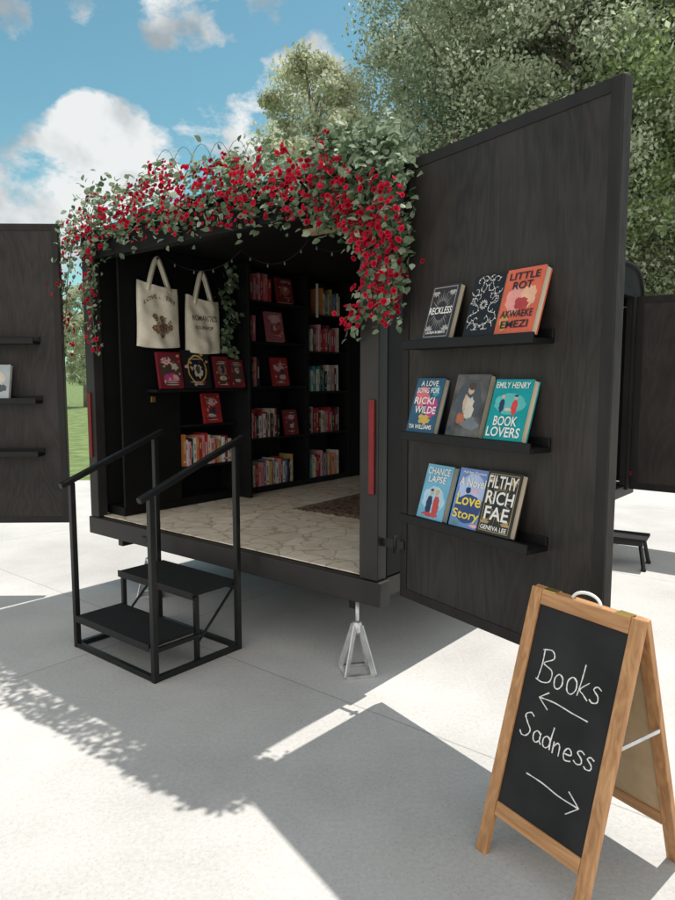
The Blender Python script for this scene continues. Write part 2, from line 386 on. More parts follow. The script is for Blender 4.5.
WD, LEN, FZ, TZ = 2.51, 4.0, .53, 2.45
tr = thing('book_trailer', 'black enclosed cargo trailer with open rear doors, fitted out as a bookshop', 'trailer', (BX, BY, 0), TH)
MB().box(.0, WD, .035, LEN, .44, FZ).build('floor_deck', M['frame'], tr)
MB().box(.1, WD - .11, -.005, LEN - .05, FZ + .002, FZ + .008).build('floor_covering', M['floor'], tr)
arc = [(3.7 + .3 * math.sin(a), 2.15 + .3 * math.cos(a)) for a in [R(90) * k / 8 for k in range(9)]]
MB().prism_x([(.035, FZ + .01), (LEN, FZ + .01)] + arc[::-1] + [(.035, TZ)], 0, .04).build('side_wall', M['skin'], tr)
rw = MB()
rw.box(WD - .04, WD, .035, 3.0, FZ + .01, TZ); rw.box(WD - .04, WD, 3.0, 3.7, 2.2, TZ)
rw.prism_x([(3.7, .54), (LEN, .54)] + arc[::-1], WD - .04, WD)
rw.build('side_wall', M['skin'], tr)
MB().box(.041, WD - .041, LEN - .04, LEN - .002, FZ + .01, 2.14).build('end_wall', M['skin'], tr)
rf = MB(); pr = [(-.03, TZ + .002)] + [(y, z + .002) for y, z in arc]
vs = []; n = len(pr)
for x, lift in ((-.02, 0), (WD / 2, .05), (WD + .02, 0)):
    for (y, z) in pr: vs.append((x, y, z + lift * (1 if z > 2.4 else .2)))
fs = []
for k in range(2):
    for i in range(n - 1): fs.append((k * n + i, (k + 1) * n + i, (k + 1) * n + i + 1, k * n + i + 1))
rf.add(vs, fs, smooth=True); rfo = rf.build('roof', M['skin'], tr)
so_ = rfo.modifiers.new('thick', 'SOLIDIFY'); so_.thickness = .03; so_.offset = 1
MB().box(.042, WD - .042, .06, LEN - .3, 2.40, 2.43).build('ceiling_panel', M['inner'], tr)
MB().box(1.5, 1.78, .55, .64, 2.375, 2.398).build('ceiling_batten', wood_mat('raw_batten', (.45, .33, .18), (.6, .46, .28), (2, 12, 12)), tr)
MB().box(-.02, WD + .02, -.05, .034, .405, FZ - .004).build('rear_sill', M['frame'], tr, .006)
MB().box(0, .1, -.045, .03, FZ, 2.29).build('corner_post', M['frame'], tr, .006)
MB().box(WD - .11, WD, -.045, .03, FZ, 2.29).build('corner_post', M['frame'], tr, .006)
MB().box(0, WD, -.047, .032, 2.292, TZ).build('header_beam', M['inner'], tr, .006)
MB().box(WD - .05, WD - .015, -.058, -.046, .95, 1.40).build('tail_light', M['red'], tr, .005)
MB().box(.03, .062, -.058, -.046, .95, 1.40).build('tail_light', M['red'], tr, .005)
MB().box(.62, .68, -.06, -.05, .44, .475).build('marker_lamp', M['steel'], tr, .003)
ch = MB()
for x in (.2, WD - .24): ch.box(x, x + .05, .04, LEN + .1, .33, .438)
for y in (.3, 1.2, 2.1, 3.0, 3.8): ch.box(.24, WD - .23, y, y + .05, .36, .43)
ch.build('chassis', M['steel'], tr)
for x, sx in ((.09, 1), (WD - .09, -1)):
    for y in (2.0, 2.7):
        X = Matrix.Translation((x, y, .31)) @ Matrix.Rotation(R(90), 4, 'Y')
        wl = MB().lathe([(.17, -.085), (.27, -.09), (.305, -.06), (.31, 0), (.305, .06), (.27, .09), (.17, .085)], 32, X=X).build('wheel', M['rubber'], tr)
        MB().lathe([(.001, -.03), (.06, -.05), (.1, -.03), (.168, -.06), (.171, .06), (.1, .03), (.06, .05), (.001, .03)], 24, X=X).build('rim', M['alu'], wl)

def door_board(name, wd, z0, z1, loc, rot, board=M['ply']):
    d = MB().box(0, wd, 0, .045, z0, z1).build(name, board, tr, .004)
    d.location = loc; d.rotation_euler = (0, 0, rot)
    f = MB(); b = .045; e = .006
    f.box(.001, b, -e, -.0005, z0 + .001, z1 - .001); f.box(wd - b, wd - .001, -e, -.0005, z0 + .001, z1 - .001)
    f.box(b, wd - b, -e + .001, -.0005, z1 - b, z1 - .001); f.box(b, wd - b, -e + .001, -.0005, z0 + .001, z0 + b)
    f.build('door_trim', M['trim'], d, .002)
    return d
DW = Vector((.30, 3.17, 0)); DA = math.atan2(-.831, .556)
dl = TM.inverted() @ DW
rd = door_board('rear_door', 1.088, .47, 2.455, (dl.x, dl.y, 0), DA - TH)
rd['label'] = 'right rear door swung open toward the viewer with three book ledges'
LZ = [1.64, 1.25, .885]
def ledge(parent, x0, x1, z):
    m = MB(); m.box(x0, x1, -.105, -.001, z - .018, z); m.box(x0, x1, -.118, -.105, z - .018, z + .02); m.box(x0, x1, -.012, -.001, z, z + .035)
    return m.build('book_ledge', M['ledge'], parent, .003)
for z in LZ: ledge(rd, .13, .85, z)
for z in (.72, 2.2):
    h = MB(); h.tube([(dl.x - .02, dl.y - .02, z - .04), (dl.x - .02, dl.y - .02, z + .04)], .01, 10)
    h.box(dl.x - .097, dl.x + .03, dl.y - .022, dl.y - .016, z - .02, z + .02); h.build('hinge', M['steel'], tr)
LDW = Vector((-3.08, 4.70, 0)); LDA = R(1.5)
dl2 = TM.inverted() @ LDW
ld = door_board('rear_door', 1.2, .49, 2.53, (dl2.x, dl2.y, 0), LDA - TH)
ld['label'] = 'left rear door swung wide open with sparse ledges'
for z in (1.745, 1.345, .985): ledge(ld, .2, 1.05, z)
sd = MB().box(0, .86, 0, .04, .49, 2.22).build('side_door', M['ply'], tr, .006)
sd.location = (WD + .004, 3.86, 0); sd.rotation_euler = (0, 0, R(1))
sf = MB(); sf.box(.0, .06, -.006, -.0005, .491, 2.219); sf.box(.8, .859, -.006, -.0005, .491, 2.219); sf.box(.06, .8, -.005, -.0005, 2.16, 2.219); sf.box(.06, .8, -.005, -.0005, .491, .55)
sf.build('door_trim', M['trim'], sd)
fr = MB(); fr.box(WD + .001, WD + .02, 2.94, 3.0, .5, 2.26); fr.box(WD + .001, WD + .02, 3.72, 3.79, .5, 2.26); fr.box(WD + .001, WD + .019, 3.0, 3.72, 2.2, 2.26)
fr.build('side_door_frame', M['skin'], tr, .003)
MB().box(WD + .002, WD + .02, 3.80, 3.85, .62, .66).build('side_marker_lamp', M['red'], tr)

# ------------------------------------------------------------------ books
def cover_mat(name, col, rough=.35): return mat(name, col, rough, .12, 14)
def book(label, w, h, t, cmat, loc, rot, text=(), art=None, tcol=None, group=None):
    """face-out book, front cover toward local -y, spine on the left"""
    b = thing('book', label, 'book', loc, rot, group)
    c = MB(); e = .0025
    c.box(-w / 2, w / 2, -t, -t + e, 0, h); c.box(-w / 2, w / 2, -e, 0, 0, h); c.box(-w / 2, -w / 2 + e, -t + e, -e, 0, h)
    c.build('cover', cmat, b)
    MB().box(-w / 2 + e + .0005, w / 2 - .004, -t + e + .0002, -e - .0002, .003, h - .003).build('pages', M['page'], b)
    if art: art(b, w, h, -t)
    for tx in text:
        body, cx, cz, tw, thh = tx[:5]
        m = MB(); add_text(m, body, cx * w, cz * h, tw * w, thh * h, -t - .0032)
        m.build('lettering', tx[5] if len(tx) > 5 else (tcol or M['white']), b)
    return b

def shape_poly(mb, pts, y, mi=0): mb.add([(x, y, z) for x, z in pts], [tuple(range(len(pts)))], mi)
def blob(mb, cx, cz, rx, rz, y, mi=0, n=18, wob=0., seed=0):
    rn = random.Random(seed)
    shape_poly(mb, [(cx + rx * (1 + wob * rn.uniform(-1, 1)) * math.cos(2 * math.pi * k / n), cz + rz * (1 + wob * rn.uniform(-1, 1)) * math.sin(2 * math.pi * k / n)) for k in range(n)], y, mi)
ink = {}
def INK(name, col):
    if name not in ink: ink[name] = mat('ink_' + name, col, .5, .12, 25)
    return ink[name]
def art_frame(col, ornate=False):
    def f(b, w, h, y):
        m = MB(); y -= .0012; x0 = w * .43; z0 = h * .04; z1 = h * .96; e = .003
        for (a, c, d, g_) in ((-x0, x0, z0, z0 + e), (-x0, x0, z1 - e, z1), (-x0, -x0 + e, z0, z1), (x0 - e, x0, z0, z1)):
            shape_poly(m, [(a, d), (c, d), (c, g_), (a, g_)], y)
        for k in range(26):
            an = 2 * math.pi * k / 26; r0, r1 = .2, .34 + .07 * (k % 2)
            ca, sa = math.cos(an), math.sin(an)
            shape_poly(m, [(w * r0 * ca - .0018 * sa, h * .52 + h * r0 * sa * .9 + .0018 * ca), (w * r1 * ca, h * .52 + h * r1 * sa), (w * r0 * ca + .0018 * sa, h * .52 + h * r0 * sa * .9 - .0018 * ca)], y)
        if ornate:
            for sx in (-1, 1):
                for zc, sz in ((.16, 1), (.88, -1)):
                    for k in range(5):
                        a = R(20 + 35 * k); cx = sx * w * .30; cz = h * zc
                        L = .026; d_ = (math.cos(a) * L * -sx, math.sin(a) * L * sz); nx, nz = -d_[1] * .22, d_[0] * .22
                        shape_poly(m, [(cx, cz), (cx + d_[0] * .5 + nx, cz + d_[1] * .5 + nz), (cx + d_[0], cz + d_[1]), (cx + d_[0] * .5 - nx, cz + d_[1] * .5 - nz)], y - .0001 * k)
        m.build('artwork', INK(col[0], col[1]), b)
    return f
def art_filigree(col):
    """fine mirrored scrolls, leaves and flowers drawn in one pale ink"""
    def f(b, w, h, y):
        m = MB(); rn = random.Random(5); y -= .001; q = 0
        def scroll(cx, cz, r, a0, turn, sx):
            nonlocal q
            pts = [(sx * (cx + r * (1 - t / 16) * math.cos(a0 + turn * t * .42)), cz + r * (1 - t / 16) * math.sin(a0 + turn * t * .42)) for t in range(14)]
            for i in range(13):
                (xa, za), (xb, zb) = pts[i], pts[i + 1]; L = math.hypot(xb - xa, zb - za) or 1; nx, nz = -(zb - za) / L * .0009, (xb - xa) / L * .0009
                shape_poly(m, [(xa - nx, za - nz), (xb - nx, zb - nz), (xb + nx, zb + nz), (xa + nx, za + nz)], y - .000003 * q); q += 1
            for i in (2, 5, 8):
                x_, z_ = pts[i]; a = rn.uniform(0, 6.28); L = .009
                shape_poly(m, [(x_, z_), (x_ + L * .5 * math.cos(a + .6), z_ + L * .5 * math.sin(a + .6)), (x_ + L * math.cos(a), z_ + L * math.sin(a)), (x_ + L * .5 * math.cos(a - .6), z_ + L * .5 * math.sin(a - .6))], y - .000003 * q); q += 1
        for sx in (-1, 1):
            for (cx, cz, r, a0, tn) in ((.24, .13, .026, 0, 1), (.34, .27, .024, 2, -1), (.15, .26, .02, 4, 1), (.28, .42, .026, 1, 1), (.36, .56, .02, 3, -1), (.22, .62, .025, 5, 1), (.34, .74, .024, 0, -1), (.16, .78, .022, 2, 1), (.28, .89, .024, 4, -1), (.10, .92, .016, 1, 1), (.08, .12, .016, 3, -1)):
                scroll(cx * w, cz * h, r, a0, tn, sx)
        for k in range(12):
            a = 2 * math.pi * k / 12; r0, r1 = .006, .022
            shape_poly(m, [(r0 * math.cos(a), h * .5 + r0 * math.sin(a)), (r1 * .7 * math.cos(a + .16), h * .5 + r1 * .7 * math.sin(a + .16)), (r1 * math.cos(a), h * .5 + r1 * math.sin(a)), (r1 * .7 * math.cos(a - .16), h * .5 + r1 * .7 * math.sin(a - .16))], y - .0025)
        m.build('artwork', INK(col[0], col[1]), b)
    return f
def art_blobs(items):
    """items: (ink name, colour, cx, cz, rx, rz, wobble)"""
    def f(b, w, h, y):
        mats = []; m = MB()
        for i, (nm, col, cx, cz, rx, rz, wb) in enumerate(items):
            im = INK(nm, col)
            if im not in mats: mats.append(im)
            blob(m, cx * w, cz * h, rx * w, rz * h, y - .0004 - .00008 * i, mats.index(im), 20, wb, i)
        m.build('artwork', mats, b)
    return f

lean = R(-17)
def on_ledge(shelf, u, w, h, t, label, cm, text, art, tcol=None, twist=0):
    p = DW + Vector((math.cos(DA), math.sin(DA), 0)) * u + Vector((math.sin(DA), -math.cos(DA), 0)) * .068
    return book(label, w, h, t, cm, (p.x, p.y, LZ[shelf] + .0105), (lean, 0, DA + twist), text, art, tcol)
K = .033
FL = (.55, .4, .3)
YEL = mat('yellow_ink', (.78, .62, .10), .6, .05, 30)
on_ledge(0, .352 - K, .165, .235, .03, 'charcoal book with pale ornate design, nearest the hinge on the door\'s top ledge', cover_mat('charcoal_cover', (.035, .033, .035)),
         [('RECKLESS', 0, .52, .82, .13), ('LAUREN ROBERTS', 0, .12, .7, .05)], art_frame(('silver', (.38, .36, .35)), True))
on_ledge(0, .60 - K, .155, .245, .035, 'black book with fine white scrollwork, middle of the door\'s top ledge', cover_mat('jet_cover', (.014, .014, .016)), [], art_filigree(('palewhite', (.66, .64, .62))), None, R(1.5))
on_ledge(0, .772 - K, .18, .25, .032, 'orange red book with large dark lettering, outermost on the door\'s top ledge', cover_mat('orange_cover', (.62, .13, .07)),
         [('LITTLE', 0, .88, .8, .11), ('ROT', 0, .735, .52, .12), ('AKWAEKE', 0, .3, .84, .11), ('EMEZI', 0, .14, .72, .11)],
         art_blobs([('pink', (.72, .3, .26), -.12, .52, .26, .2, .12), ('peach', (.75, .42, .27), .2, .55, .2, .18, .15), ('deepred', (.4, .05, .05), .05, .45, .18, .1, .2), ('ochre', (.6, .28, .08), -.3, .2, .12, .14, .2)]), INK('navyblack', (.02, .02, .035)), R(-1))
on_ledge(1, .264 - K, .175, .24, .03, 'blue and pink book with white capital lettering, nearest the hinge on the door\'s middle ledge', cover_mat('teal_blue_cover', (.035, .10, .17)),
         [('A LOVE', 0, .9, .62, .1), ('SONG FOR', 0, .77, .8, .1), ('RICKI', -.05, .58, .72, .13), ('WILDE', .05, .41, .76, .13), ('TIA WILLIAMS', 0, .1, .84, .08)],
         art_blobs([('coral', (.65, .16, .2), -.18, .66, .24, .18, .2), ('magenta', (.5, .06, .22), .22, .45, .22, .2, .2), ('gold', (.6, .4, .1), .05, .24, .2, .09, .3), ('sea', (.06, .3, .38), .28, .78, .14, .1, .3)]))
on_ledge(1, .52 - K, .18, .255, .035, 'dark painterly book showing a pale figure, middle of the door\'s middle ledge', speckle_mat('smoky_cover', (.03, .033, .036), (.16, .15, .14), 14, .3, .7, .4),
         [], art_blobs([('slate', (.07, .085, .10), 0, .55, .36, .36, .15), ('flesh', FL, .02, .74, .09, .07, .1), ('cream', (.55, .5, .42), .05, .44, .14, .2, .25), ('umber', (.08, .05, .035), .04, .81, .12, .06, .2), ('rust', (.4, .13, .07), -.12, .28, .12, .1, .3), ('flesh', FL, -.1, .55, .05, .14, .3), ('slate2', (.16, .18, .2), .2, .2, .22, .1, .4)]), None, R(1))
on_ledge(1, .735 - K, .185, .235, .034, 'teal book with large white title, outermost on the door\'s middle ledge', cover_mat('teal_cover', (.008, .29, .31)),
         [('EMILY HENRY', 0, .9, .88, .1), ('BOOK', 0, .31, .62, .16), ('LOVERS', 0, .13, .88, .16)],
         art_blobs([('mint', (.1, .45, .44), 0, .6, .4, .17, .1), ('navy', (.02, .04, .1), -.2, .56, .07, .12, .15), ('flesh', FL, -.2, .71, .045, .035, .05), ('scarlet', (.6, .05, .05), .14, .55, .08, .12, .2), ('flesh', FL, .14, .7, .045, .035, .05), ('navy', (.02, .04, .1), .14, .73, .05, .02, .2), ('cream', (.55, .5, .42), -.02, .5, .09, .03, .1)]))
on_ledge(2, .335 - K, .165, .235, .03, 'sky blue book with a couple on it, nearest the hinge on the door\'s bottom ledge', cover_mat('sky_cover', (.17, .42, .58)),
         [('CHANCE', 0, .88, .84, .13), ('LAPSE', 0, .73, .66, .12)],
         art_blobs([('paleblue', (.4, .6, .7), 0, .35, .4, .25, .15), ('navy', (.02, .04, .1), -.13, .24, .11, .2, .15), ('redcoat', (.5, .07, .07), .13, .24, .12, .2, .15), ('flesh', FL, -.1, .49, .06, .05, .05), ('flesh', FL, .1, .48, .06, .05, .05), ('umber', (.08, .05, .035), -.11, .53, .06, .025, .1), ('gold', (.6, .4, .1), .11, .52, .07, .03, .1), ('redcoat', (.5, .07, .07), 0, .08, .3, .04, .2)]), None, R(-1.2))
on_ledge(2, .54 - K, .17, .24, .03, 'blue book with large white and yellow lettering, middle of the door\'s bottom ledge', cover_mat('lavender_cover', (.16, .26, .52)),
         [('Ashley Poston', 0, .93, .76, .06), ('A Novel', 0, .77, .84, .15), ('Love', 0, .47, .8, .2, YEL), ('Story', 0, .2, .86, .2, YEL)],
         art_blobs([('palelav', (.42, .52, .76), 0, .62, .42, .3, .12), ('navy', (.02, .04, .1), -.1, .63, .08, .06, .2), ('pinkish', (.75, .4, .45), .14, .63, .08, .05, .2), ('navy2', (.04, .07, .2), 0, .33, .42, .24, .08), ('leafy', (.1, .3, .2), -.3, .06, .12, .03, .3), ('pinkish', (.75, .4, .45), .3, .06, .12, .03, .3)]))
on_ledge(2, .70 - K, .17, .245, .034, 'dark ornate book with stacked white capitals, outermost on the door\'s bottom ledge', cover_mat('black_gold_cover', (.03, .026, .023)),
         [('FILTHY', 0, .83, .86, .2), ('RICH', 0, .58, .8, .21), ('FAE', 0, .33, .7, .21), ('GENEVA LEE', 0, .1, .76, .07)], art_frame(('bronze', (.4, .28, .13)), True), None, R(1))
p = LDW + Vector((math.cos(LDA), math.sin(LDA), 0)) * .775 + Vector((math.sin(LDA), -math.cos(LDA), 0)) * .06
book('grey book standing alone on the middle ledge of the left door', .165, .235, .03, cover_mat('grey_cover', (.36, .40, .42)), (p.x, p.y, 1.3555), (R(-15), 0, LDA), [], art_blobs([('cream', (.55, .5, .42), 0, .6, .3, .2, .15), ('slate', (.07, .085, .10), .1, .3, .3, .12, .2)]))

# ------------------------------------------------------------------ cabinet, bookcases (left wall of the trailer)
PX = .27
cab = thing('wall_cabinet', 'black built-in wall cabinet with hooks and a ledge inside the trailer opening', 'cabinet', W(0, 0, FZ + .009), TH)
zf = FZ + .009
def lz(z): return z - zf
m = MB(); m.box(.25, PX, .06, 1.12, lz(1.41), lz(2.395)); m.box(.25, PX, .06, .55, lz(.6), lz(1.41)); m.box(.05, .26, .06, 1.12, 0, lz(.6)); m.build('front_panel', M['inner'], cab, .003)
m = MB(); m.box(.045, .06, .56, 1.11, lz(.6), lz(1.405)); m.build('back_panel', M['inner'], cab)
for z in (.835, 1.15): MB().box(.062, PX - .005, .552, 1.118, lz(z - .018), lz(z)).build('shelf', M['inner2'], cab)
MB().box(PX + .001, PX + .11, .26, 1.115, lz(1.40), lz(1.42)).build('ledge', M['inner2'], cab, .003)
MB().box(.05, .4, 1.125, 1.15, 0, lz(2.395)).build('end_panel', M['inner2'], cab, .003)
for y, z in ((.34, 2.31), (.75, 2.26)): MB().tube([(PX, y, lz(z)), (PX + .05, y, lz(z)), (PX + .065, y, lz(z + .02))], .006, 8).build('hook', M['steel'], cab)
MB().box(PX + .001, PX + .012, .29, .325, lz(1.33), lz(1.37)).build('latch', M['brass'], cab, .002)

def bookcase(y0, y1, shelves, label):
    t = thing('bookcase', label, 'bookcase', W(0, y0, zf), TH)
    L = y1 - y0
    MB().box(.06, PX, 0, .02, 0, lz(2.395)).build('side_panel', M['inner2'], t, .002)
    MB().box(.06, PX, L - .02, L, 0, lz(2.395)).build('side_panel', M['inner2'], t, .002)
    MB().box(.045, .058, 0, L, 0, lz(2.395)).build('back_panel', M['inner'], t)
    MB().box(.06, PX - .004, .022, L - .022, 0, .03).build('plinth', M['inner2'], t)
    for z in shelves: MB().box(.06, PX - .003, .021, L - .021, lz(z - .018), lz(z)).build('shelf', M['inner2'], t)
    return t
SH1 = [.59, 1.0, 1.43, 1.80, 2.13]
SH2 = [.59, 1.0, 1.38, 1.74, 2.07]
bookcase(1.18, 1.95, SH1, 'nearer black bookcase of mixed face-out and spine-out books against the inner left wall')
bookcase(1.96, 2.56, SH2, 'farther black bookcase with a full row on every shelf, deepest along the left wall')
MB().box(.06, PX, 2.565, 3.9, zf, 2.395).build('inner_panel', M['inner'], tr)

SPC = {'red': (.46, .035, .04), 'maroon': (.25, .028, .042), 'pink': (.68, .33, .36), 'cream': (.66, .58, .45), 'black': (.025, .025, .027), 'white': (.72, .70, .67),
       'teal': (.06, .25, .28), 'orange': (.62, .22, .06), 'rose': (.52, .15, .19), 'grey': (.30, .30, .31), 'gold': (.54, .38, .12), 'blue': (.10, .17, .36)}
spm = {k: mat('spine_' + k, c, .45, .15, 20) for k, c in SPC.items()}
scache = {}
def spine_mesh(col, w, h, t, style):
    key = (col, w, h, t, style)
    if key not in scache:
        e = .0025; c = MB()
        c.box(-w, 0, 0, e, 0, h); c.box(-w, 0, t - e, t, 0, h); c.box(-e, 0, e, t - e, 0, h)
        c.box(-w + .004, -e - .0005, e, t - e, .003, h - .003, 1)
        st_ = [((.3, .72, .36),), ((.25, .45, .38), (.55, .8, .36)), ((.12, .17, .2), (.4, .8, .4)), ((.62, .85, .33),)][style]
        for (z0, z1, a) in st_:
            c.add([(.0006, t * a, h * z0), (.0006, t * (1 - a), h * z0), (.0006, t * (1 - a), h * z1), (.0006, t * a, h * z1)], [(0, 1, 2, 3)], 2)
        ban = INK('navyblack', (.02, .02, .035)) if col in ('white', 'cream', 'pink') else INK('brightgold', (.6, .45, .2)) if style % 2 else M['paper']
        o = c.build('book', [spm[col], M['page'], ban]); scache[key] = o.data
        bpy.data.objects.remove(o)
    return scache[key]
ORD = ['first', 'second', 'third', 'fourth', 'fifth', 'sixth', 'seventh', 'eighth', 'ninth', 'tenth', 'eleventh', 'twelfth', 'thirteenth', 'fourteenth', 'fifteenth', 'sixteenth', 'seventeenth', 'eighteenth', 'nineteenth', 'twentieth', 'twenty-first', 'twenty-second', 'twenty-third', 'twenty-fourth']
def spine_row(y0, y1, z, pal, where, group, seed):
    rn = random.Random(seed); y = y0; k = 0; last = None
    while y < y1 - .028 and k < 24:
        t = rn.choice((.016, .02, .024, .028, .034)); h = rn.choice((.185, .2, .21, .225, .24)); w_ = rn.choice((.135, .15))
        col = rn.choice(pal)
        if col == last: col = rn.choice(pal)
        last = col
        o = bpy.data.objects.new('book', spine_mesh(col, w_, h, t, rn.randrange(4))); C.objects.link(o)
        o.location = W(PX - .008 - rn.uniform(0, .016), y, z + .001); o.rotation_euler = (0, 0, TH)
        tag(o, '%s book from the left, %s spine, %s' % (ORD[k], col, where), 'book', group)
        y += t + .0012 + (rn.random() < .06) * .01; k += 1
    return y
RD = ['red', 'maroon', 'pink', 'rose', 'black', 'cream', 'white', 'maroon', 'pink', 'grey']
MX = ['red', 'cream', 'pink', 'orange', 'white', 'teal', 'rose', 'gold', 'cream', 'maroon', 'blue', 'white', 'black']
PALS = [('pinkish', (.62, .30, .34)), ('cream', (.55, .5, .42)), ('umber', (.08, .05, .035)), ('rust', (.4, .13, .07)), ('deepred', (.4, .05, .05)), ('gold', (.6, .4, .1)), ('navy', (.02, .04, .1))]
def face(label, y, z, col, w_=.15, h_=.22, items=None, text=None, x=PX - .012, lean_=-10):
    p = W(x, y, z + .002); rn = random.Random(label)
    its = list(items or [])
    for k in range(16):
        nm, cl = rn.choice(PALS); its.append((nm, cl, rn.uniform(-.4, .4), rn.uniform(.08, .92), rn.uniform(.02, .07), rn.uniform(.012, .05), .35))
    for k in range(3): its.append(('cream', (.55, .5, .42), rn.uniform(-.1, .1), .1 + .055 * k if rn.random() < .5 else .88 - .055 * k, rn.uniform(.2, .34), .012, .1))
    cl = tuple(c * .75 for c in SPC[col])
    return book(label, w_, h_, .026, cover_mat('cover_' + label.split()[0] + str(len(bpy.data.materials)), cl), p, (R(lean_), 0, TH + R(90)), text or [], art_blobs(its))
N1 = 'nearer bookcase'; N2 = 'farther bookcase'
PKK = ('pinkish', (.62, .30, .34))
spine_row(1.27, 1.55, SH1[4], ['maroon', 'red', 'rose', 'maroon', 'pink'], 'top shelf of the ' + N1, 'spine-out books on the nearer bookcase', 1)
face('crimson book face-out on the top shelf of the nearer bookcase', 1.68, SH1[4], 'maroon', .19, .21, [('rust', (.4, .13, .07), 0, .5, .3, .2, .2), (*PKK, .05, .55, .12, .1, .3)])
spine_row(1.27, 1.36, SH1[3], ['maroon', 'rose'], 'second shelf down of the ' + N1, 'spine-out books on the nearer bookcase', 2)
face('rose red book face-out on the second shelf down of the nearer bookcase', 1.56, SH1[3], 'rose', .2, .25, [(*PKK, 0, .75, .35, .12, .2), ('deepred', (.4, .05, .05), 0, .4, .3, .18, .2), ('cream', (.55, .5, .42), -.05, .45, .1, .1, .3)])
spine_row(1.27, 1.40, SH1[2], ['cream', 'rose', 'black'], 'third shelf down of the ' + N1, 'spine-out books on the nearer bookcase', 3)
face('pink and red book face-out on the third shelf down of the nearer bookcase', 1.62, SH1[2], 'red', .19, .24, [(*PKK, -.1, .65, .3, .12, .3), ('cream', (.55, .5, .42), .1, .3, .2, .1, .2), ('navy', (.02, .04, .1), .1, .5, .1, .1, .3)])
spine_row(1.27, 1.62, SH1[1], RD, 'fourth shelf down of the ' + N1, 'spine-out books on the nearer bookcase', 4)
face('dusky red book face-out on the fourth shelf down of the nearer bookcase', 1.75, SH1[1], 'maroon', .16, .22, [(*PKK, 0, .7, .25, .1, .2), ('cream', (.55, .5, .42), 0, .35, .15, .1, .3)])
spine_row(1.26, 1.80, SH1[0], MX, 'bottom shelf of the ' + N1, 'spine-out books on the nearer bookcase', 5)
for i, nm in ((4, 'top shelf'), (3, 'second shelf down'), (2, 'third shelf down'), (1, 'fourth shelf down'), (0, 'bottom shelf')):
    spine_row(2.0 if i < 4 else 2.16, 2.44, SH2[i], MX if i in (0, 4) else ['red', 'maroon', 'rose', 'cream', 'grey', 'black', 'pink'] if i != 2 else ['white', 'grey', 'cream', 'black', 'teal', 'maroon', 'pink'], '%s of the %s' % (nm, N2), 'spine-out books on the farther bookcase', 20 + i)
o = MB().box(0, .002, 0, .03, 0, .3).build('bookmark', M['paper']); o.location = W(PX + .004, 2.07, 2.04); o.rotation_euler = (0, 0, TH)
tag(o, 'tall white paper strip hanging at the upper shelf of the farther bookcase', 'paper strip')
spine_row(.58, 1.06, .835, ['cream', 'red', 'black', 'orange', 'white', 'rose', 'cream', 'pink', 'maroon'], 'lower recess of the wall cabinet', 'spine-out books in the wall cabinet', 40)
face('bright red book face-out in the upper recess of the wall cabinet', .86, 1.15, 'red', .17, .23, [(*PKK, 0, .7, .3, .1, .2), ('navy', (.02, .04, .1), .05, .4, .12, .14, .3), ('cream', (.55, .5, .42), -.1, .25, .2, .06, .2)])
LX = PX + .09
face('dark pink-patterned book leaning on the inner ledge, leftmost', .40, 1.42, 'maroon', .2, .26, [('umber', (.08, .05, .035), 0, .5, .42, .4, .1), (*PKK, -.15, .75, .2, .12, .4), ('cream', (.55, .5, .42), .18, .6, .14, .1, .4), ('magenta', (.5, .06, .22), 0, .3, .3, .13, .2), (*PKK, .2, .3, .12, .08, .4)], None, LX)
face('black book with gold oval design leaning on the inner ledge below the second tote bag', .64, 1.42, 'black', .24, .28, [('gold', (.6, .4, .1), 0, .5, .36, .38, .04), ('black', (.015, .015, .016), 0, .5, .32, .345, .03), ('cream', (.55, .5, .42), .03, .45, .16, .18, .25), ('umber', (.08, .05, .035), .03, .5, .09, .1, .3)], None, LX)
face('dark rose book leaning on the inner ledge, second from the right end', .88, 1.42, 'maroon', .14, .24, [('umber', (.08, .05, .035), 0, .5, .4, .36, .1), ('rust', (.4, .13, .07), 0, .55, .3, .2, .2), ('cream', (.55, .5, .42), 0, .3, .25, .07, .1), ('navy', (.02, .04, .1), .05, .6, .14, .12, .3)], None, LX)
face('plum book leaning on the inner ledge, at its right end', 1.03, 1.42, 'maroon', .14, .22, [('umber', (.08, .05, .035), 0, .5, .36, .36, .2), (*PKK, 0, .6, .16, .12, .3), ('cream', (.55, .5, .42), 0, .25, .22, .06, .2)], None, LX)

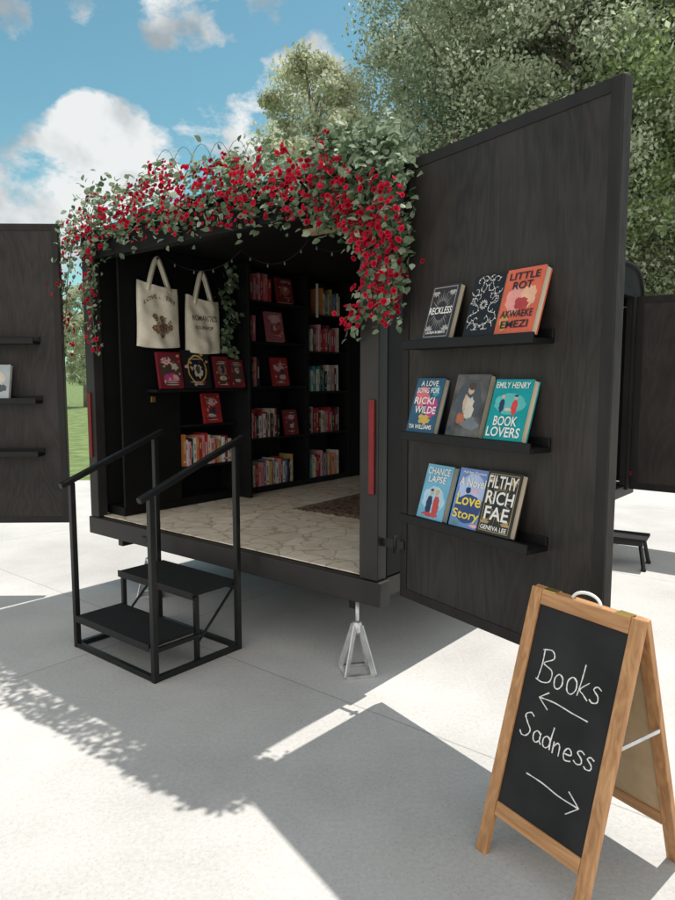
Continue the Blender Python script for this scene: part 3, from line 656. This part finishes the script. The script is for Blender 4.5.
# ------------------------------------------------------------------ tote bags
def tote(label, y, z, w_, h_, hook_z, words, flower, seed):
    t = thing('tote_bag', label, 'bag', W(PX + .055, y, z), (0, 0, TH + R(90)), None)
    rn = random.Random(seed); nx, nz = 25, 27; vs = []; fs = []
    ph = [rn.uniform(0, 6) for _ in range(5)]
    def bulge(u, v, s):
        e = (1 - min(1, abs(2 * u - 1)) ** 2) ** .6
        wr = .009 * math.sin(7 * u + 5 * v + ph[0]) + .008 * math.sin(11 * v - 6 * u + ph[1]) + .004 * math.sin(18 * u + 3 * v + ph[2]) + .003 * math.sin(22 * v + 12 * u + ph[4])
        return s * (.03 * e * (.45 + .55 * min(1, 1.15 - v))) + wr * e
    for s in (-1, 1):
        for j in range(nz):
            for i in range(nx):
                u, v = i / (nx - 1), j / (nz - 1)
                ww = w_ * (1 - .10 * v + .02 * math.sin(5 * v + ph[3]))
                x = (u - .5) * ww; zz = v * h_ + (.018 * math.sin(3 * u + ph[0]) - .02 * math.sin(math.pi * u)) * v - .012 * math.sin(math.pi * u) * (1 - v)
                vs.append((x, bulge(u, v, s), zz))
    def I(s, i, j): return s * nx * nz + j * nx + i
    for s in (0, 1):
        for j in range(nz - 1):
            for i in range(nx - 1):
                q = (I(s, i, j), I(s, i + 1, j), I(s, i + 1, j + 1), I(s, i, j + 1)); fs.append(q if s == 0 else q[::-1])
    for j in range(nz - 1):
        fs.append((I(0, 0, j), I(0, 0, j + 1), I(1, 0, j + 1), I(1, 0, j))); fs.append((I(0, nx - 1, j), I(1, nx - 1, j), I(1, nx - 1, j + 1), I(0, nx - 1, j + 1)))
    for i in range(nx - 1): fs.append((I(0, i, 0), I(1, i, 0), I(1, i + 1, 0), I(0, i + 1, 0)))
    MB().add(vs, fs, smooth=True).build('bag_body', M['canvas'], t)
    hz = hook_z - z
    for yy, sg in ((-.022, .0), (.012, .012)):
        pts = []
        for k in range(17):
            a = k / 16; x = (a - .5) * w_ * .5; top = h_ - .05 + (hz + .02 - h_ + .05) * (1 - abs(2 * a - 1) ** 1.7)
            pts.append((x * (1 - .35 * (1 - abs(2 * a - 1))) + sg, yy + .012 * math.sin(3 * a), top))
        rib = MB(); v2 = []; f2 = []
        for k, p_ in enumerate(pts):
            q = Vector(pts[min(k + 1, 16)]) - Vector(pts[max(k - 1, 0)]); nrm = Vector((q.z, 0, -q.x)).normalized() * .015
            p_ = Vector(p_); v2 += [tuple(p_ - nrm), tuple(p_ + nrm)]
        for k in range(16): f2.append((2 * k, 2 * k + 1, 2 * k + 3, 2 * k + 2))
        rib.add(v2, f2, smooth=True); ro = rib.build('strap', M['canvas'], t)
        sm = ro.modifiers.new('thick', 'SOLIDIFY'); sm.thickness = .003
    def sk(x, z, off=.006): return (x, bulge(.5 + x / w_, z / h_, -1) - off, z)
    for (body, cz, tw, thh) in words:
        pr_ = MB()
        vs_, fs_ = text_mesh(body, .012); xs = [v[0] for v in vs_]; ys = [v[1] for v in vs_]
        sx = tw * w_ / (max(xs) - min(xs)); sy = thh * h_ / (max(ys) - min(ys)); mxx = (max(xs) + min(xs)) / 2; my = (max(ys) + min(ys)) / 2
        pr_.add([sk((v[0] - mxx) * sx, cz * h_ + (v[1] - my) * sy + (-1.1 * ((v[0] - mxx) * sx) ** 2 / w_ if flower else 0)) for v in vs_], fs_)
        pr_.build('lettering', M['print'], t)
    if flower:
        # bouquet: stems gathered low, sprigs of leaves and round blossoms above
        pr_ = MB(); q = 0
        base = (.01, .13 * h_)
        for k in range(9):
            a = R(38 + 13 * k); L = (.30 + .09 * math.sin(k * 2.3)) * h_
            tip = (base[0] + math.cos(a) * L * .8, base[1] + math.sin(a) * L)
            n_ = Vector((-math.sin(a), math.cos(a))) * .0018
            seg = [(base[0] + (tip[0] - base[0]) * t_, base[1] + (tip[1] - base[1]) * t_) for t_ in (0, .5, 1)]
            for (p0, p1) in zip(seg, seg[1:]):
                pr_.add([sk(p0[0] - n_.x, p0[1] - n_.y), sk(p1[0] - n_.x, p1[1] - n_.y), sk(p1[0] + n_.x, p1[1] + n_.y), sk(p0[0] + n_.x, p0[1] + n_.y)], [(0, 1, 2, 3)])
            for f_ in (.5, .64, .78, .9):
                for sd_ in (-1, 1):
                    c_ = (base[0] + (tip[0] - base[0]) * f_, base[1] + (tip[1] - base[1]) * f_); b_ = a + sd_ * .8; l_ = .024
                    m_ = (c_[0] + math.cos(b_) * l_ * .5, c_[1] + math.sin(b_) * l_ * .5); e_ = (c_[0] + math.cos(b_) * l_, c_[1] + math.sin(b_) * l_); o_ = (-math.sin(b_) * .005, math.cos(b_) * .005)
                    q += 1
                    pr_.add([sk(*c_, .0062 + q * 1e-5), sk(m_[0] + o_[0], m_[1] + o_[1], .0062 + q * 1e-5), sk(*e_, .0062 + q * 1e-5), sk(m_[0] - o_[0], m_[1] - o_[1], .0062 + q * 1e-5)], [(0, 1, 2, 3)], q % 2)
            if k % 2 == 0:
                r_ = .013
                for j in range(6):
                    b_ = 1.047 * j; c_ = (tip[0] + math.cos(b_) * r_, tip[1] + math.sin(b_) * r_); q += 1
                    pr_.add([sk(c_[0] + .009 * math.cos(i_ * .785), c_[1] + .009 * math.sin(i_ * .785), .0064 + q * 1e-5) for i_ in range(8)], [tuple(range(8))], 1 - j % 2)
        pr_.build('plant_print', [M['print'], M['print2']], t)
    return t
tote('cream canvas tote bag with brown bouquet print hanging on the left hook', .335, 1.72, .37, .43, 2.31, [('LOVE, EVERY', .80, .7, .08)], True, 3)
tote('cream canvas tote bag with brown lettering only, hanging on the right hook', .73, 1.69, .34, .40, 2.26, [('ROMANTICS', .62, .70, .1), ('BOOKSHOP', .45, .5, .06)], False, 8)

# ------------------------------------------------------------------ rug, string of lights
m = MB().box(0, .62, 0, 1.0, 0, .006); ro = m.build('rug', M['rugb'])
ro.location = W(.98, 1.0, FZ + .0085); ro.rotation_euler = (0, 0, TH + R(2))
m = MB().box(.08, .54, .08, .92, .0065, .0095).build('rug_field', M['rug'], ro)
tag(ro, 'worn dark patterned rug on the pale flagstone floor of the trailer', 'rug')
sl_ = thing('string_lights', 'thin wire of tiny unlit bulbs swagged under the trailer ceiling', 'string lights', W(1.2, .35, 2.35), TH)
pts = []
for k in range(49):
    a = k / 48; sw = (a * 3) % 1
    pts.append((-.8 + 1.75 * a, .2 * math.sin(a * 3), -.02 - .11 * (1 - (2 * sw - 1) ** 2)))
MB().tube(pts, .002, 5).build('wire', M['steel'], sl_)
for k in range(2, 48, 4):
    x, y, z = pts[k]
    MB().lathe([(.001, .0), (.005, -.004), (.007, -.014), (.005, -.022), (.001, -.025)], 10, X=Matrix.Translation((x, y, z))).build('bulb', M['bulb'], sl_)

# ------------------------------------------------------------------ steps with handrails
st = thing('entry_steps', 'black steel two-tread entry steps with handrails in front of the trailer opening', 'steps', (-1.467, 3.70, 0), TH)
SW, SD = .72, .58
for (y0, y1, z) in ((0.0, .285, .19), (.275, .585, .385)):
    t_ = MB().box(.025, SW - .025, y0, y1, z - .022, z).build('tread', M['tread'], st, .004)
    e_ = MB(); e_.box(.02, SW - .02, y0 - .006, y0 - .001, z - .035, z + .002); e_.build('tread_edge', M['steel'], t_)
for x in (0, SW):
    MB().bar((x, .015, 0), (x, .015, .93), .03, .03, up=(0, 1, 0)).build('handrail_post', M['steel'], st, .003)
    MB().bar((x, SD - .015, 0), (x, SD - .015, 1.135), .03, .03, up=(0, 1, 0)).build('handrail_post', M['steel'], st, .003)
    MB().bar((x, -.05, .918), (x, SD + .04, 1.178), .036, .03).build('handrail', M['steel'], st, .005)
for x in (.03, SW - .03):
    b = MB(); b.bar((x, .3, 0), (x, .3, .363), .024, .024, up=(0, 1, 0)); b.bar((x, .3, .1), (x, .56, .35), .016, .008); b.build('leg', M['steel'], st, .002)
bf = MB()
for x in (0, SW): bf.bar((x, .03, .015), (x, SD - .03, .015), .028, .028); bf.bar((x, .03, .16), (x, .29, .16), .02, .022)
bf.bar((.016, .015, .016), (SW - .016, .015, .016), .027, .026); bf.bar((.016, SD - .015, .016), (SW - .016, SD - .015, .016), .027, .026)
bf.bar((.016, .29, .352), (SW - .016, .29, .352), .02, .02); bf.bar((.016, SD - .02, .352), (SW - .016, SD - .02, .352), .02, .02)
bf.build('base_frame', M['steel'], st, .002)

# ------------------------------------------------------------------ jacks
def jack(x, y, label, top):
    t = thing('jack_stand', label, 'jack stand', (x, y, 0), R(12))
    b = .072; a = MB()
    for sx in (-1, 1):
        for sy in (-1, 1): a.bar((sx * b, sy * b, .01), (sx * .014, sy * .014, .25), .03, .007, up=(sx, -sy, 0))
    for k in range(4):
        c, s_ = [(1, 0), (0, 1), (-1, 0), (0, -1)][k]
        p0 = (b * c - b * s_, b * s_ + b * c, .008); p1 = (b * c + b * s_, b * s_ - b * c, .008)
        a.bar(p0, p1, .022, .014)
    a.build('pyramid_base', M['alu'], t)
    MB().lathe([(.024, .215), (.026, .22), (.024, .265), (.014, .27)], 16).build('collar', M['alu'], t)
    MB().tube([(0, 0, .2), (0, 0, top - .012)], .010, 12).build('screw', M['alu'], t)
    MB().lathe([(.001, top - .013), (.026, top - .013), (.026, top), (.001, top)], 16).build('top_plate', M['alu'], t)
jack(.10, 3.376, 'silver pyramid jack stand under the near right corner of the trailer', .403)
jack(-1.30, 4.52 + .1, 'silver pyramid jack stand behind the steps, under the far left corner of the trailer', .403)

# ------------------------------------------------------------------ sandwich board
SA = math.atan2(-.838, .545)
sg = thing('sandwich_board', 'wooden framed chalkboard sandwich board standing on the concrete', 'sign', (.441, 2.053, 0), SA)
SWD, ZT, DD = .402, .828, .232
LS = math.hypot(ZT, DD)
def panel_matrix(back=False):
    ux = Vector((1, 0, 0)); up = Vector((0, DD, ZT)) / LS; n_ = Vector((0, -ZT, DD)) / LS
    org = Vector((0, 0, 0))
    if back:
        up = Vector((0, -DD, ZT)) / LS; n_ = Vector((0, ZT, DD)) / LS; org = Vector((0, 2 * DD + .03, 0))
    X = Matrix(((*ux, 0), (*(-n_), 0), (*up, 0), (0, 0, 0, 1))).transposed(); X.translation = org
    return X
FX = panel_matrix(); BXm = panel_matrix(True)
sw_ = .042
for (X, nm) in ((FX, 'front'), (BXm, 'back')):
    brd = MB().box(sw_ - .004, SWD - sw_ + .004, .008, .013, .17, LS - .045, 0, X).build('chalkboard' if nm == 'front' else 'back_board', M['slate'] if nm == 'front' else M['tan'], sg)
    for x0 in (0, SWD - sw_): MB().box(x0, x0 + sw_, 0, .02, 0, LS, 0, X).build(nm + '_stile', M['pine'], sg, .003)
    MB().box(sw_ + .001, SWD - sw_ - .001, .001, .019, LS - .05, LS - .003, 0, X).build(nm + '_rail', M['pineh'], sg, .003)
    MB().box(sw_ + .001, SWD - sw_ - .001, .001, .019, .13, .175, 0, X).build(nm + '_rail', M['pineh'], sg, .003)
def cat(pts, n=5):
    if len(pts) < 3: return pts
    out = []; P = [pts[0]] + list(pts) + [pts[-1]]
    for i in range(1, len(P) - 2):
        p0, p1, p2, p3 = [Vector(q) for q in P[i - 1:i + 3]]
        for k in range(n):
            t = k / n; out.append(.5 * ((2 * p1) + (p2 - p0) * t + (2 * p0 - 5 * p1 + 4 * p2 - p3) * t * t + (3 * p1 - p0 - 3 * p2 + p3) * t ** 3))
    return out + [Vector(pts[-1])]
ring = [(.3, .4), (.15, .5), (.01, .33), (.05, .06), (.2, .0), (.33, .18), (.3, .42), (.2, .5)]
GL = {'B': [[(.02, 1.0), (.05, .5), (.0, -.02)], [(-.05, .95), (.3, 1.02), (.42, .8), (.1, .56), (.45, .42), (.46, .1), (.2, -.02), (-.06, .02)]],
      'o': [ring], 'k': [[(.05, 1.0), (.04, .5), (.0, 0)], [(.32, .52), (.05, .22), (.18, .12), (.38, -.02)]],
      's': [[(.32, .45), (.16, .52), (.05, .4), (.24, .24), (.26, .06), (.1, -.01), (-.03, .06)]],
      'S': [[(.42, .9), (.25, 1.0), (.05, .82), (.2, .56), (.4, .3), (.28, .03), (.08, -.02), (-.04, .12)]],
      'a': [ring, [(.33, .48), (.33, .15), (.43, .0)]], 'd': [ring, [(.36, 1.0), (.34, .4), (.38, .0)]],
      'n': [[(.0, .5), (.03, .0)], [(.03, .3), (.16, .5), (.28, .4), (.31, .0)]],
      'e': [[(.03, .25), (.3, .3), (.26, .47), (.12, .5), (.01, .26), (.1, .02), (.34, .08)]]}
iw = SWD - 2 * sw_; z1b = LS - .05; z0b = .175; ih = z1b - z0b
def chalk(strokes, name):
    m = MB(); rn = random.Random(len(strokes))
    for s_ in strokes:
        p = [FX @ Vector((sw_ + u * iw, .0074, z1b - v * ih)) for u, v in s_]
        m.tube(p, [.0021 * rn.uniform(.65, 1.2) for _ in p], 6)
    return m.build(name, M['chalk'], sg)
def word(txt, u0, v0, cw, chh, slope=0):
    out = []; u = u0; rn = random.Random(len(txt))
    for c in txt:
        jx, jy, js = rn.uniform(-.006, .006), rn.uniform(-.008, .008), rn.uniform(.93, 1.07)
        for s_ in GL[c]:
            out.append([(u + jx + q[0] * cw * js + .05 * q[1] * cw, v0 + jy + slope * (u - u0) - q[1] * chh * js) for q in cat(s_)])
        u += cw * (.60 if c in 'BS' else .47) * rn.uniform(.95, 1.06)
    return out
chalk(word('Books', .15, .355, .30, .15, .0), 'chalk_word')
chalk(word('Sadness', .09, .645, .26, .115, .0), 'chalk_word')
chalk([cat([(.22, .435), (.4, .428), (.6, .436), (.78, .44)]), [(.32, .395), (.22, .435), (.34, .475)]], 'chalk_arrow')
chalk([cat([(.26, .80), (.45, .802), (.65, .815), (.86, .815)]), [(.74, .77), (.87, .815), (.75, .87)]], 'chalk_arrow')
MB().tube([FX @ Vector((SWD * .5 + .05 * math.cos(a), .012, LS + .028 * math.sin(a) - .002)) for a in [R(180) * k / 12 for k in range(13)]], .005, 8).build('carry_handle', M['white'], sg)
br = MB()
pa = FX @ Vector((SWD - .005, .022, .5)); pb = BXm @ Vector((SWD - .005, .022, .5)); br.bar(pa, pb, .004, .012); br.build('spreader_bar', M['alu'], sg)
for x in (.07, SWD - .07):
    MB().box(x - .025, x + .025, DD - .0, DD + .03, ZT - .006, ZT - .001).build('hinge', M['brass'], sg)

# ------------------------------------------------------------------ stool
stl = thing('step_stool', 'small black step stool beside the trailer\'s open side door', 'stool', (2.29, 5.43, 0), TH + R(8))
MB().box(-.2, .2, -.14, .14, .225, .25).build('stool_top', M['tread'], stl, .004)
MB().box(-.18, .18, -.125, -.105, .19, .224).build('stool_apron', M['steel'], stl)
MB().box(-.18, .18, .105, .125, .19, .224).build('stool_apron', M['steel'], stl)
for sx in (-1, 1):
    for sy in (-1, 1):
        l_ = MB().bar((sx * .16, sy * .105, .2), (sx * .195, sy * .135, .012), .022, .022).build('leg', M['steel'], stl)
        MB().box(sx * .195 - .017, sx * .195 + .017, sy * .135 - .017, sy * .135 + .017, 0, .022).build('foot', M['rubber'], l_)

# ------------------------------------------------------------------ leaves and flowers
LEAF_V = [(0, 0, 0), (-.30, .28, .09), (-.34, .55, .10), (-.16, .82, .05), (0, 1, -.06), (.16, .82, .05), (.34, .55, .10), (.30, .28, .09), (0, .5, 0)]
LEAF_F = [(0, 8, 2, 1), (8, 4, 3, 2), (0, 7, 6, 8), (8, 6, 5, 4)]
FRONT = TM.to_3x3() @ Vector((0, -1, 0))
def leaf_to(mb, p, size, rn, down=.3, mi=None, out=FRONT):
    d = (Vector((rn.gauss(0, 1), rn.gauss(0, 1), rn.gauss(0, .7))) + out * .8 - Vector((0, 0, down))).normalized()
    nrm = (out * .9 + Vector((0, 0, .6)) + Vector((rn.gauss(0, .5), rn.gauss(0, .5), rn.gauss(0, .5))))
    x = d.cross(nrm)
    if x.length < 1e-3: return
    x.normalize(); z = x.cross(d)
    X = Matrix(((*(x * size), 0), (*(d * size), 0), (*(z * size), 0), (0, 0, 0, 1))).transposed(); X.translation = p
    mb.add(LEAF_V, LEAF_F, rn.choices((0, 1, 2), (5, 4, 3))[0] if mi is None else mi, X, True)
def rose_geo():
    v = []; f = []
    def petal(a, wdt, R0, h0, flare):
        o = len(v)
        for t, (rr, zz) in enumerate(((.25, -.3), (.8, .05), (.95 + flare * .4, .55), (1.0 + flare, .6 - flare * .5))):
            for c in (-1, -.4, .4, 1):
                an = a + c * wdt; q = R0 * rr * (1.05 - .12 * abs(c)); v.append((q * math.cos(an), q * math.sin(an), h0 + zz * (.9 - .15 * abs(c))))
        for t in range(3):
            for c in range(3): f.append((o + t * 4 + c, o + t * 4 + c + 1, o + t * 4 + 5 + c, o + t * 4 + 4 + c))
    for k in range(3): petal(k * 2.09, 1.2, .3, .12, -.2)
    for k in range(4): petal(.5 + k * 1.57, 1.0, .58, .04, .05)
    for k in range(5): petal(.2 + k * 1.257, .82, .88, -.12, .35)
    return v, f
RV, RF = rose_geo()
def rose_obj_mesh(mt):
    o = MB().add(RV, RF, 0, None, True).build('rose', mt); me = o.data; bpy.data.objects.remove(o); return me
ROSE_ME = [rose_obj_mesh(M['rose']), rose_obj_mesh(M['rose']), rose_obj_mesh(M['rosed'])]
def rose_xform(p, sz, rn):
    d = (FRONT + Vector((0, 0, .35)) + Vector((rn.gauss(0, .6), rn.gauss(0, .6), rn.gauss(0, .55)))).normalized()
    return Matrix.Translation(p) @ d.to_track_quat('Z', 'Y').to_matrix().to_4x4() @ Matrix.Rotation(rn.uniform(0, 6.28), 4, 'Z') @ Matrix.Scale(sz, 4)

def finish_garland(root, leaves, roses, wires, vine_r=.004):
    c = Vector(root.location)
    leaves.v = [tuple(Vector(p) - c) for p in leaves.v]
    leaves.build('foliage', [M['leafA'], M['leafB'], M['leafC']], root, kind='stuff')
    if wires:
        m = MB()
        for pts in wires: m.tube([Vector(p) - c for p in pts], vine_r, 6)
        m.build('stem', M['vine'], root)
    roses.sort(key=lambda X: (X.translation - Vector((0, 0, CAMH))).length)
    rn = random.Random(4)
    for X in roses[:100]:
        o = bpy.data.objects.new('rose', rn.choice(ROSE_ME)); C.objects.link(o); o.parent = root
        o.matrix_local = Matrix.Translation(-c) @ X
    if len(roses) > 100:
        m = MB()
        for X in roses[100:]: m.add(RV, RF, rn.choice((0, 0, 1)), Matrix.Translation(-c) @ X, True)
        m.build('rose_cluster', [M['rose'], M['rosed']], root, kind='stuff')

rn = random.Random(11)
BAND = [(62, 212, 266), (78, 202, 262), (95, 195, 250), (120, 187, 243), (150, 168, 236), (200, 160, 229), (250, 154, 221), (300, 145, 216), (340, 133, 228), (370, 133, 250), (401, 154, 262)]
def band(px):
    for a, b in zip(BAND, BAND[1:]):
        if a[0] <= px <= b[0]:
            t = (px - a[0]) / (b[0] - a[0]); return a[1] + (b[1] - a[1]) * t, a[2] + (b[2] - a[2]) * t
    return BAND[-1][1:]
gl = thing('rose_garland', 'long garland of pale green leaves and red roses heaped along the trailer\'s roof edge', 'garland', W(WD / 2, -.08, 2.5), 0)
lv = MB(); roses = []
clusters = []
for k in range(500):
    px = rn.uniform(62, 401)
    if rn.random() < .32: px = rn.uniform(325, 401)
    a, b = band(px); v = rn.random(); py = a + (b - a) * v
    wv = 6 * math.sin(px * .11) + 5 * math.sin(px * .043 + 1); py += wv * (1 - v) + 4 * math.sin(px * .19) * v
    p = wall_front(px, py, -.04 - .11 * (1 - (2 * v - 1) ** 2) * rn.random())
    clusters.append((px, v, p))
for (px, v, p) in clusters:
    dense = 13 if px > 320 else 8
    for j in range(rn.randint(dense - 3, dense + 2)):
        q = p + Vector((rn.gauss(0, .038), rn.gauss(0, .038), rn.gauss(0, .038)))
        leaf_to(lv, q, rn.uniform(.026, .054), rn)
for k in range(700):
    px = rn.uniform(66, 338) if rn.random() < .82 else rn.uniform(335, 400)
    a, b = band(px); v = min(1.02, max(0, rn.gauss(.45, .31))) if px < 335 else rn.uniform(.1, 1) ** .65
    p = wall_front(px + rn.gauss(0, 3), a + (b - a) * v + 5 * math.sin(px * .11) * (1 - v), -.08 - .10 * (1 - (2 * v - 1) ** 2) - rn.uniform(0, .05))
    roses.append(rose_xform(p, rn.uniform(.0088, .0148), rn))
wires = [[wall_front(px, sum(band(px)) / 2, -.06) for px in range(66, 401, 12)]]
for k in range(9):
    x0 = 150 + k * 18; wires.append([wall_front(x0 + 30 * t, band(min(400, x0 + 30 * t))[0] + 12 - 28 * math.sin(math.pi * t), -.02 + .05 * t) for t in [i / 8 for i in range(9)]])
finish_garland(gl, lv, roses, wires, .0015)

def strand(label, path, nleaf, nrose, spread, seed, lsz=(.026, .048)):
    rn = random.Random(seed)
    P = [wall_front(px, py, yo) for (px, py, yo) in path]
    P = cat([tuple(p) for p in P], 6)
    root = thing('rose_strand', label, 'garland', P[0], 0)
    lv = MB(); rs = []
    for k in range(nleaf):
        p = P[rn.randrange(len(P))]
        leaf_to(lv, p + Vector((rn.gauss(0, spread), rn.gauss(0, spread), rn.gauss(0, .03))), rn.uniform(*lsz), rn, .9)
    for k in range(nrose):
        p = P[rn.randrange(len(P))]
        rs.append(rose_xform(p + FRONT * rn.uniform(0.01, .05) + Vector((rn.gauss(0, spread * 1.1), rn.gauss(0, spread * 1.1), rn.gauss(0, .03))), rn.uniform(.0088, .0145), rn))
    finish_garland(root, lv, rs, [P], .003)
strand('strand of red roses hanging beside the left corner post, outermost on the left', [(74, 235, -.1), (68, 275, -.1), (66, 310, -.1), (61, 350, -.1)], 260, 90, .046, 31)
strand('thin leafy strand with red roses trailing just inside the left corner post', [(86, 235, -.1), (93, 270, -.09), (91, 300, -.09), (97, 350, -.09)], 150, 48, .026, 32)
strand('full strand of red roses hanging down the right corner post', [(384, 235, -.12), (392, 262, -.11), (394, 290, -.1), (388, 318, -.09)], 170, 80, .036, 33)
strand('long swaying strand of red roses hanging over the right side of the opening', [(352, 215, -.12), (364, 245, -.11), (370, 275, -.1), (360, 305, -.09), (350, 328, -.09)], 110, 66, .022, 34)
strand('short strand of red roses between the two longer strands at the right', [(374, 225, -.12), (378, 255, -.11), (384, 285, -.1), (381, 300, -.09)], 100, 50, .028, 35)

vn = thing('hanging_vine', 'green leafy vine with pale blossoms hanging beside the right tote bag', 'vine', W(PX + .03, .98, 2.33), 0)
lv = MB(); c = Vector(vn.location); P = [W(PX + .03 + .02 * math.sin(k), .98 + .03 * math.sin(k * .9), 2.33 - .042 * k) for k in range(16)]
rn = random.Random(9); OUTX = TM.to_3x3() @ Vector((1, 0, 0))
for k in range(190):
    p = P[rn.randrange(16)]; leaf_to(lv, p + Vector((rn.gauss(0, .034), rn.gauss(0, .034), rn.gauss(0, .025))) + OUTX * .02, rn.uniform(.035, .06), rn, .9, rn.choice((0, 0, 0, 2, 1, 1)), OUTX)
lv.v = [tuple(Vector(p) - c) for p in lv.v]; lv.build('foliage', [M['leafA'], M['leafB'], M['leafC']], vn, kind='stuff')
MB().tube([Vector(p) - c for p in P], .003, 6).build('stem', M['vine'], vn)

# ------------------------------------------------------------------ trees
def tree_meshes(seed, H, rad, zc0, nclump, nleaf, leaf, mats, weights):
    rg = np.random.default_rng(seed)
    hz = rg.beta(1.5, 1.2, nclump); ang = rg.uniform(0, 2 * np.pi, nclump)
    prof = np.sin(np.pi * np.clip(hz * .86 + .12, 0, 1)) ** .7
    rr = rad * prof * np.sqrt(rg.uniform(.12, 1, nclump)) * rg.uniform(.8, 1.15, nclump)
    cen = np.stack([rr * np.cos(ang), rr * np.sin(ang), zc0 + hz * (H - zc0)], 1)
    cr_ = rg.uniform(.5, 1.2, nclump) * rad * .17
    idx = rg.integers(0, nclump, nleaf)
    off = rg.normal(0, 1, (nleaf, 3)); off /= np.linalg.norm(off, axis=1)[:, None]; off *= (rg.uniform(.05, 1, nleaf) ** .6)[:, None]
    off[:, 2] *= .75
    p = cen[idx] + off * cr_[idx][:, None] * 1.45
    d = rg.normal(0, 1, (nleaf, 3)); d[:, 2] -= .4; d /= np.linalg.norm(d, axis=1)[:, None]
    nn = rg.normal(0, .7, (nleaf, 3)); nn[:, 2] += .9
    x = np.cross(d, nn); x /= (np.linalg.norm(x, axis=1)[:, None] + 1e-9)
    sz = leaf * rg.uniform(.6, 1.35, nleaf)[:, None]
    V = np.empty((nleaf, 4, 3)); V[:, 0] = p - d * sz * .6; V[:, 1] = p + x * sz * .36; V[:, 2] = p + d * sz * .6; V[:, 3] = p - x * sz * .36
    me = bpy.data.meshes.new('crown'); me.vertices.add(nleaf * 4); me.vertices.foreach_set('co', V.reshape(-1))
    me.loops.add(nleaf * 4); me.loops.foreach_set('vertex_index', np.arange(nleaf * 4, dtype=np.int32))
    me.polygons.add(nleaf); me.polygons.foreach_set('loop_start', np.arange(0, nleaf * 4, 4, dtype=np.int32))
    for m_ in mats: me.materials.append(m_)
    cw = rg.choice(len(mats), nclump, p=weights); mi = np.where(rg.random(nleaf) < .5, cw[idx], rg.choice(len(mats), nleaf, p=weights))
    me.polygons.foreach_set('material_index', mi.astype(np.int32)); me.update(); me.validate()
    t = MB(); rt = H * .011 + .05
    t.tube([(0, 0, -.1), (.05, .03, H * .2), (-.08, .05, H * .45), (.05, -.05, H * .7), (0, 0, H * .93)], [rt * 1.35, rt, rt * .7, rt * .4, rt * .1], 10)
    for k in range(0, nclump, max(1, nclump // 26)):
        c_ = cen[k]; z0 = max(H * .12, c_[2] - .45 * math.hypot(c_[0], c_[1]) - .8); z0 = min(z0, H * .85)
        mid = (c_[0] * .5, c_[1] * .5, z0 + (c_[2] - z0) * .6)
        t.tube([(0, 0, z0), mid, tuple(c_)], [rt * .35, rt * .2, rt * .05], 6)
    to = t.build('trunk', M['bark']); tme = to.data; bpy.data.objects.remove(to)
    return me, tme
TL = [M['tA'], M['tB'], M['tC']]; TF = [M['tG'], M['tB'], M['tC']]
TV = [tree_meshes(1, 17, 4.6, 1.2, 280, 88000, .122, TL, [.4, .46, .14]),
      tree_meshes(2, 19, 5.0, 1.4, 300, 95000, .122, TL, [.35, .54, .11]),
      tree_meshes(3, 15, 4.4, 1.0, 260, 82000, .122, TF, [.42, .44, .14])]
TY = tree_meshes(5, 10, 2.5, 2.0, 140, 34000, .112, [M['tY'], M['tB'], M['tA']], [.5, .35, .15])
def put_tree(var, x, y, rz, sc, label, group=None):
    t = thing('tree', label, 'tree', (x, y, -.02), rz, group); t.scale = (sc, sc, sc)
    for nm, me in (('crown', var[0]), ('trunk', var[1])):
        o = bpy.data.objects.new(nm, me); C.objects.link(o); o.parent = t
GT = 'trees behind the trailer'
put_tree(TV[1], 4.5, 27, .3, 1.0, 'tall dense green tree, leftmost of the big trees rising over the open door', GT)
put_tree(TV[0], 8.0, 25, 1.9, 1.08, 'tall green tree rising right behind the middle of the open right door', GT)
put_tree(TV[2], 12.4, 24, 4.0, 1.25, 'tall green tree at the right edge, beyond the outer edge of the open door', GT)
put_tree(TV[1], 14.5, 31, 2.5, 1.1, 'tall green tree set back behind the rightmost tree', GT)
put_tree(TV[0], 6.6, 33, 5.2, 1.2, 'tall green tree set back between the two trees left of the right edge', GT)
put_tree(TV[1], 10.4, 30, .9, 1.05, 'tall green tree in the second row, behind the outer half of the open door', GT)
put_tree(TV[2], 17.0, 25, 3.1, 1.1, 'green tree standing just outside the right edge of the view', GT)
put_tree(TV[1], 10.5, 38, 1.2, 1.35, 'tallest green tree in the third row, seen through gaps above the open door', GT)
put_tree(TY, -.85, 24, .5, 1.2, 'small yellowish green tree rising over the middle of the rose garland', GT)
put_tree(TY, -13.2, 36, 1.5, .62, 'small far-off tree seen through the gap by the left corner post', GT)
put_tree(TY, -16.0, 38, 2.7, .66, 'small far-off tree hidden behind the left door', GT)
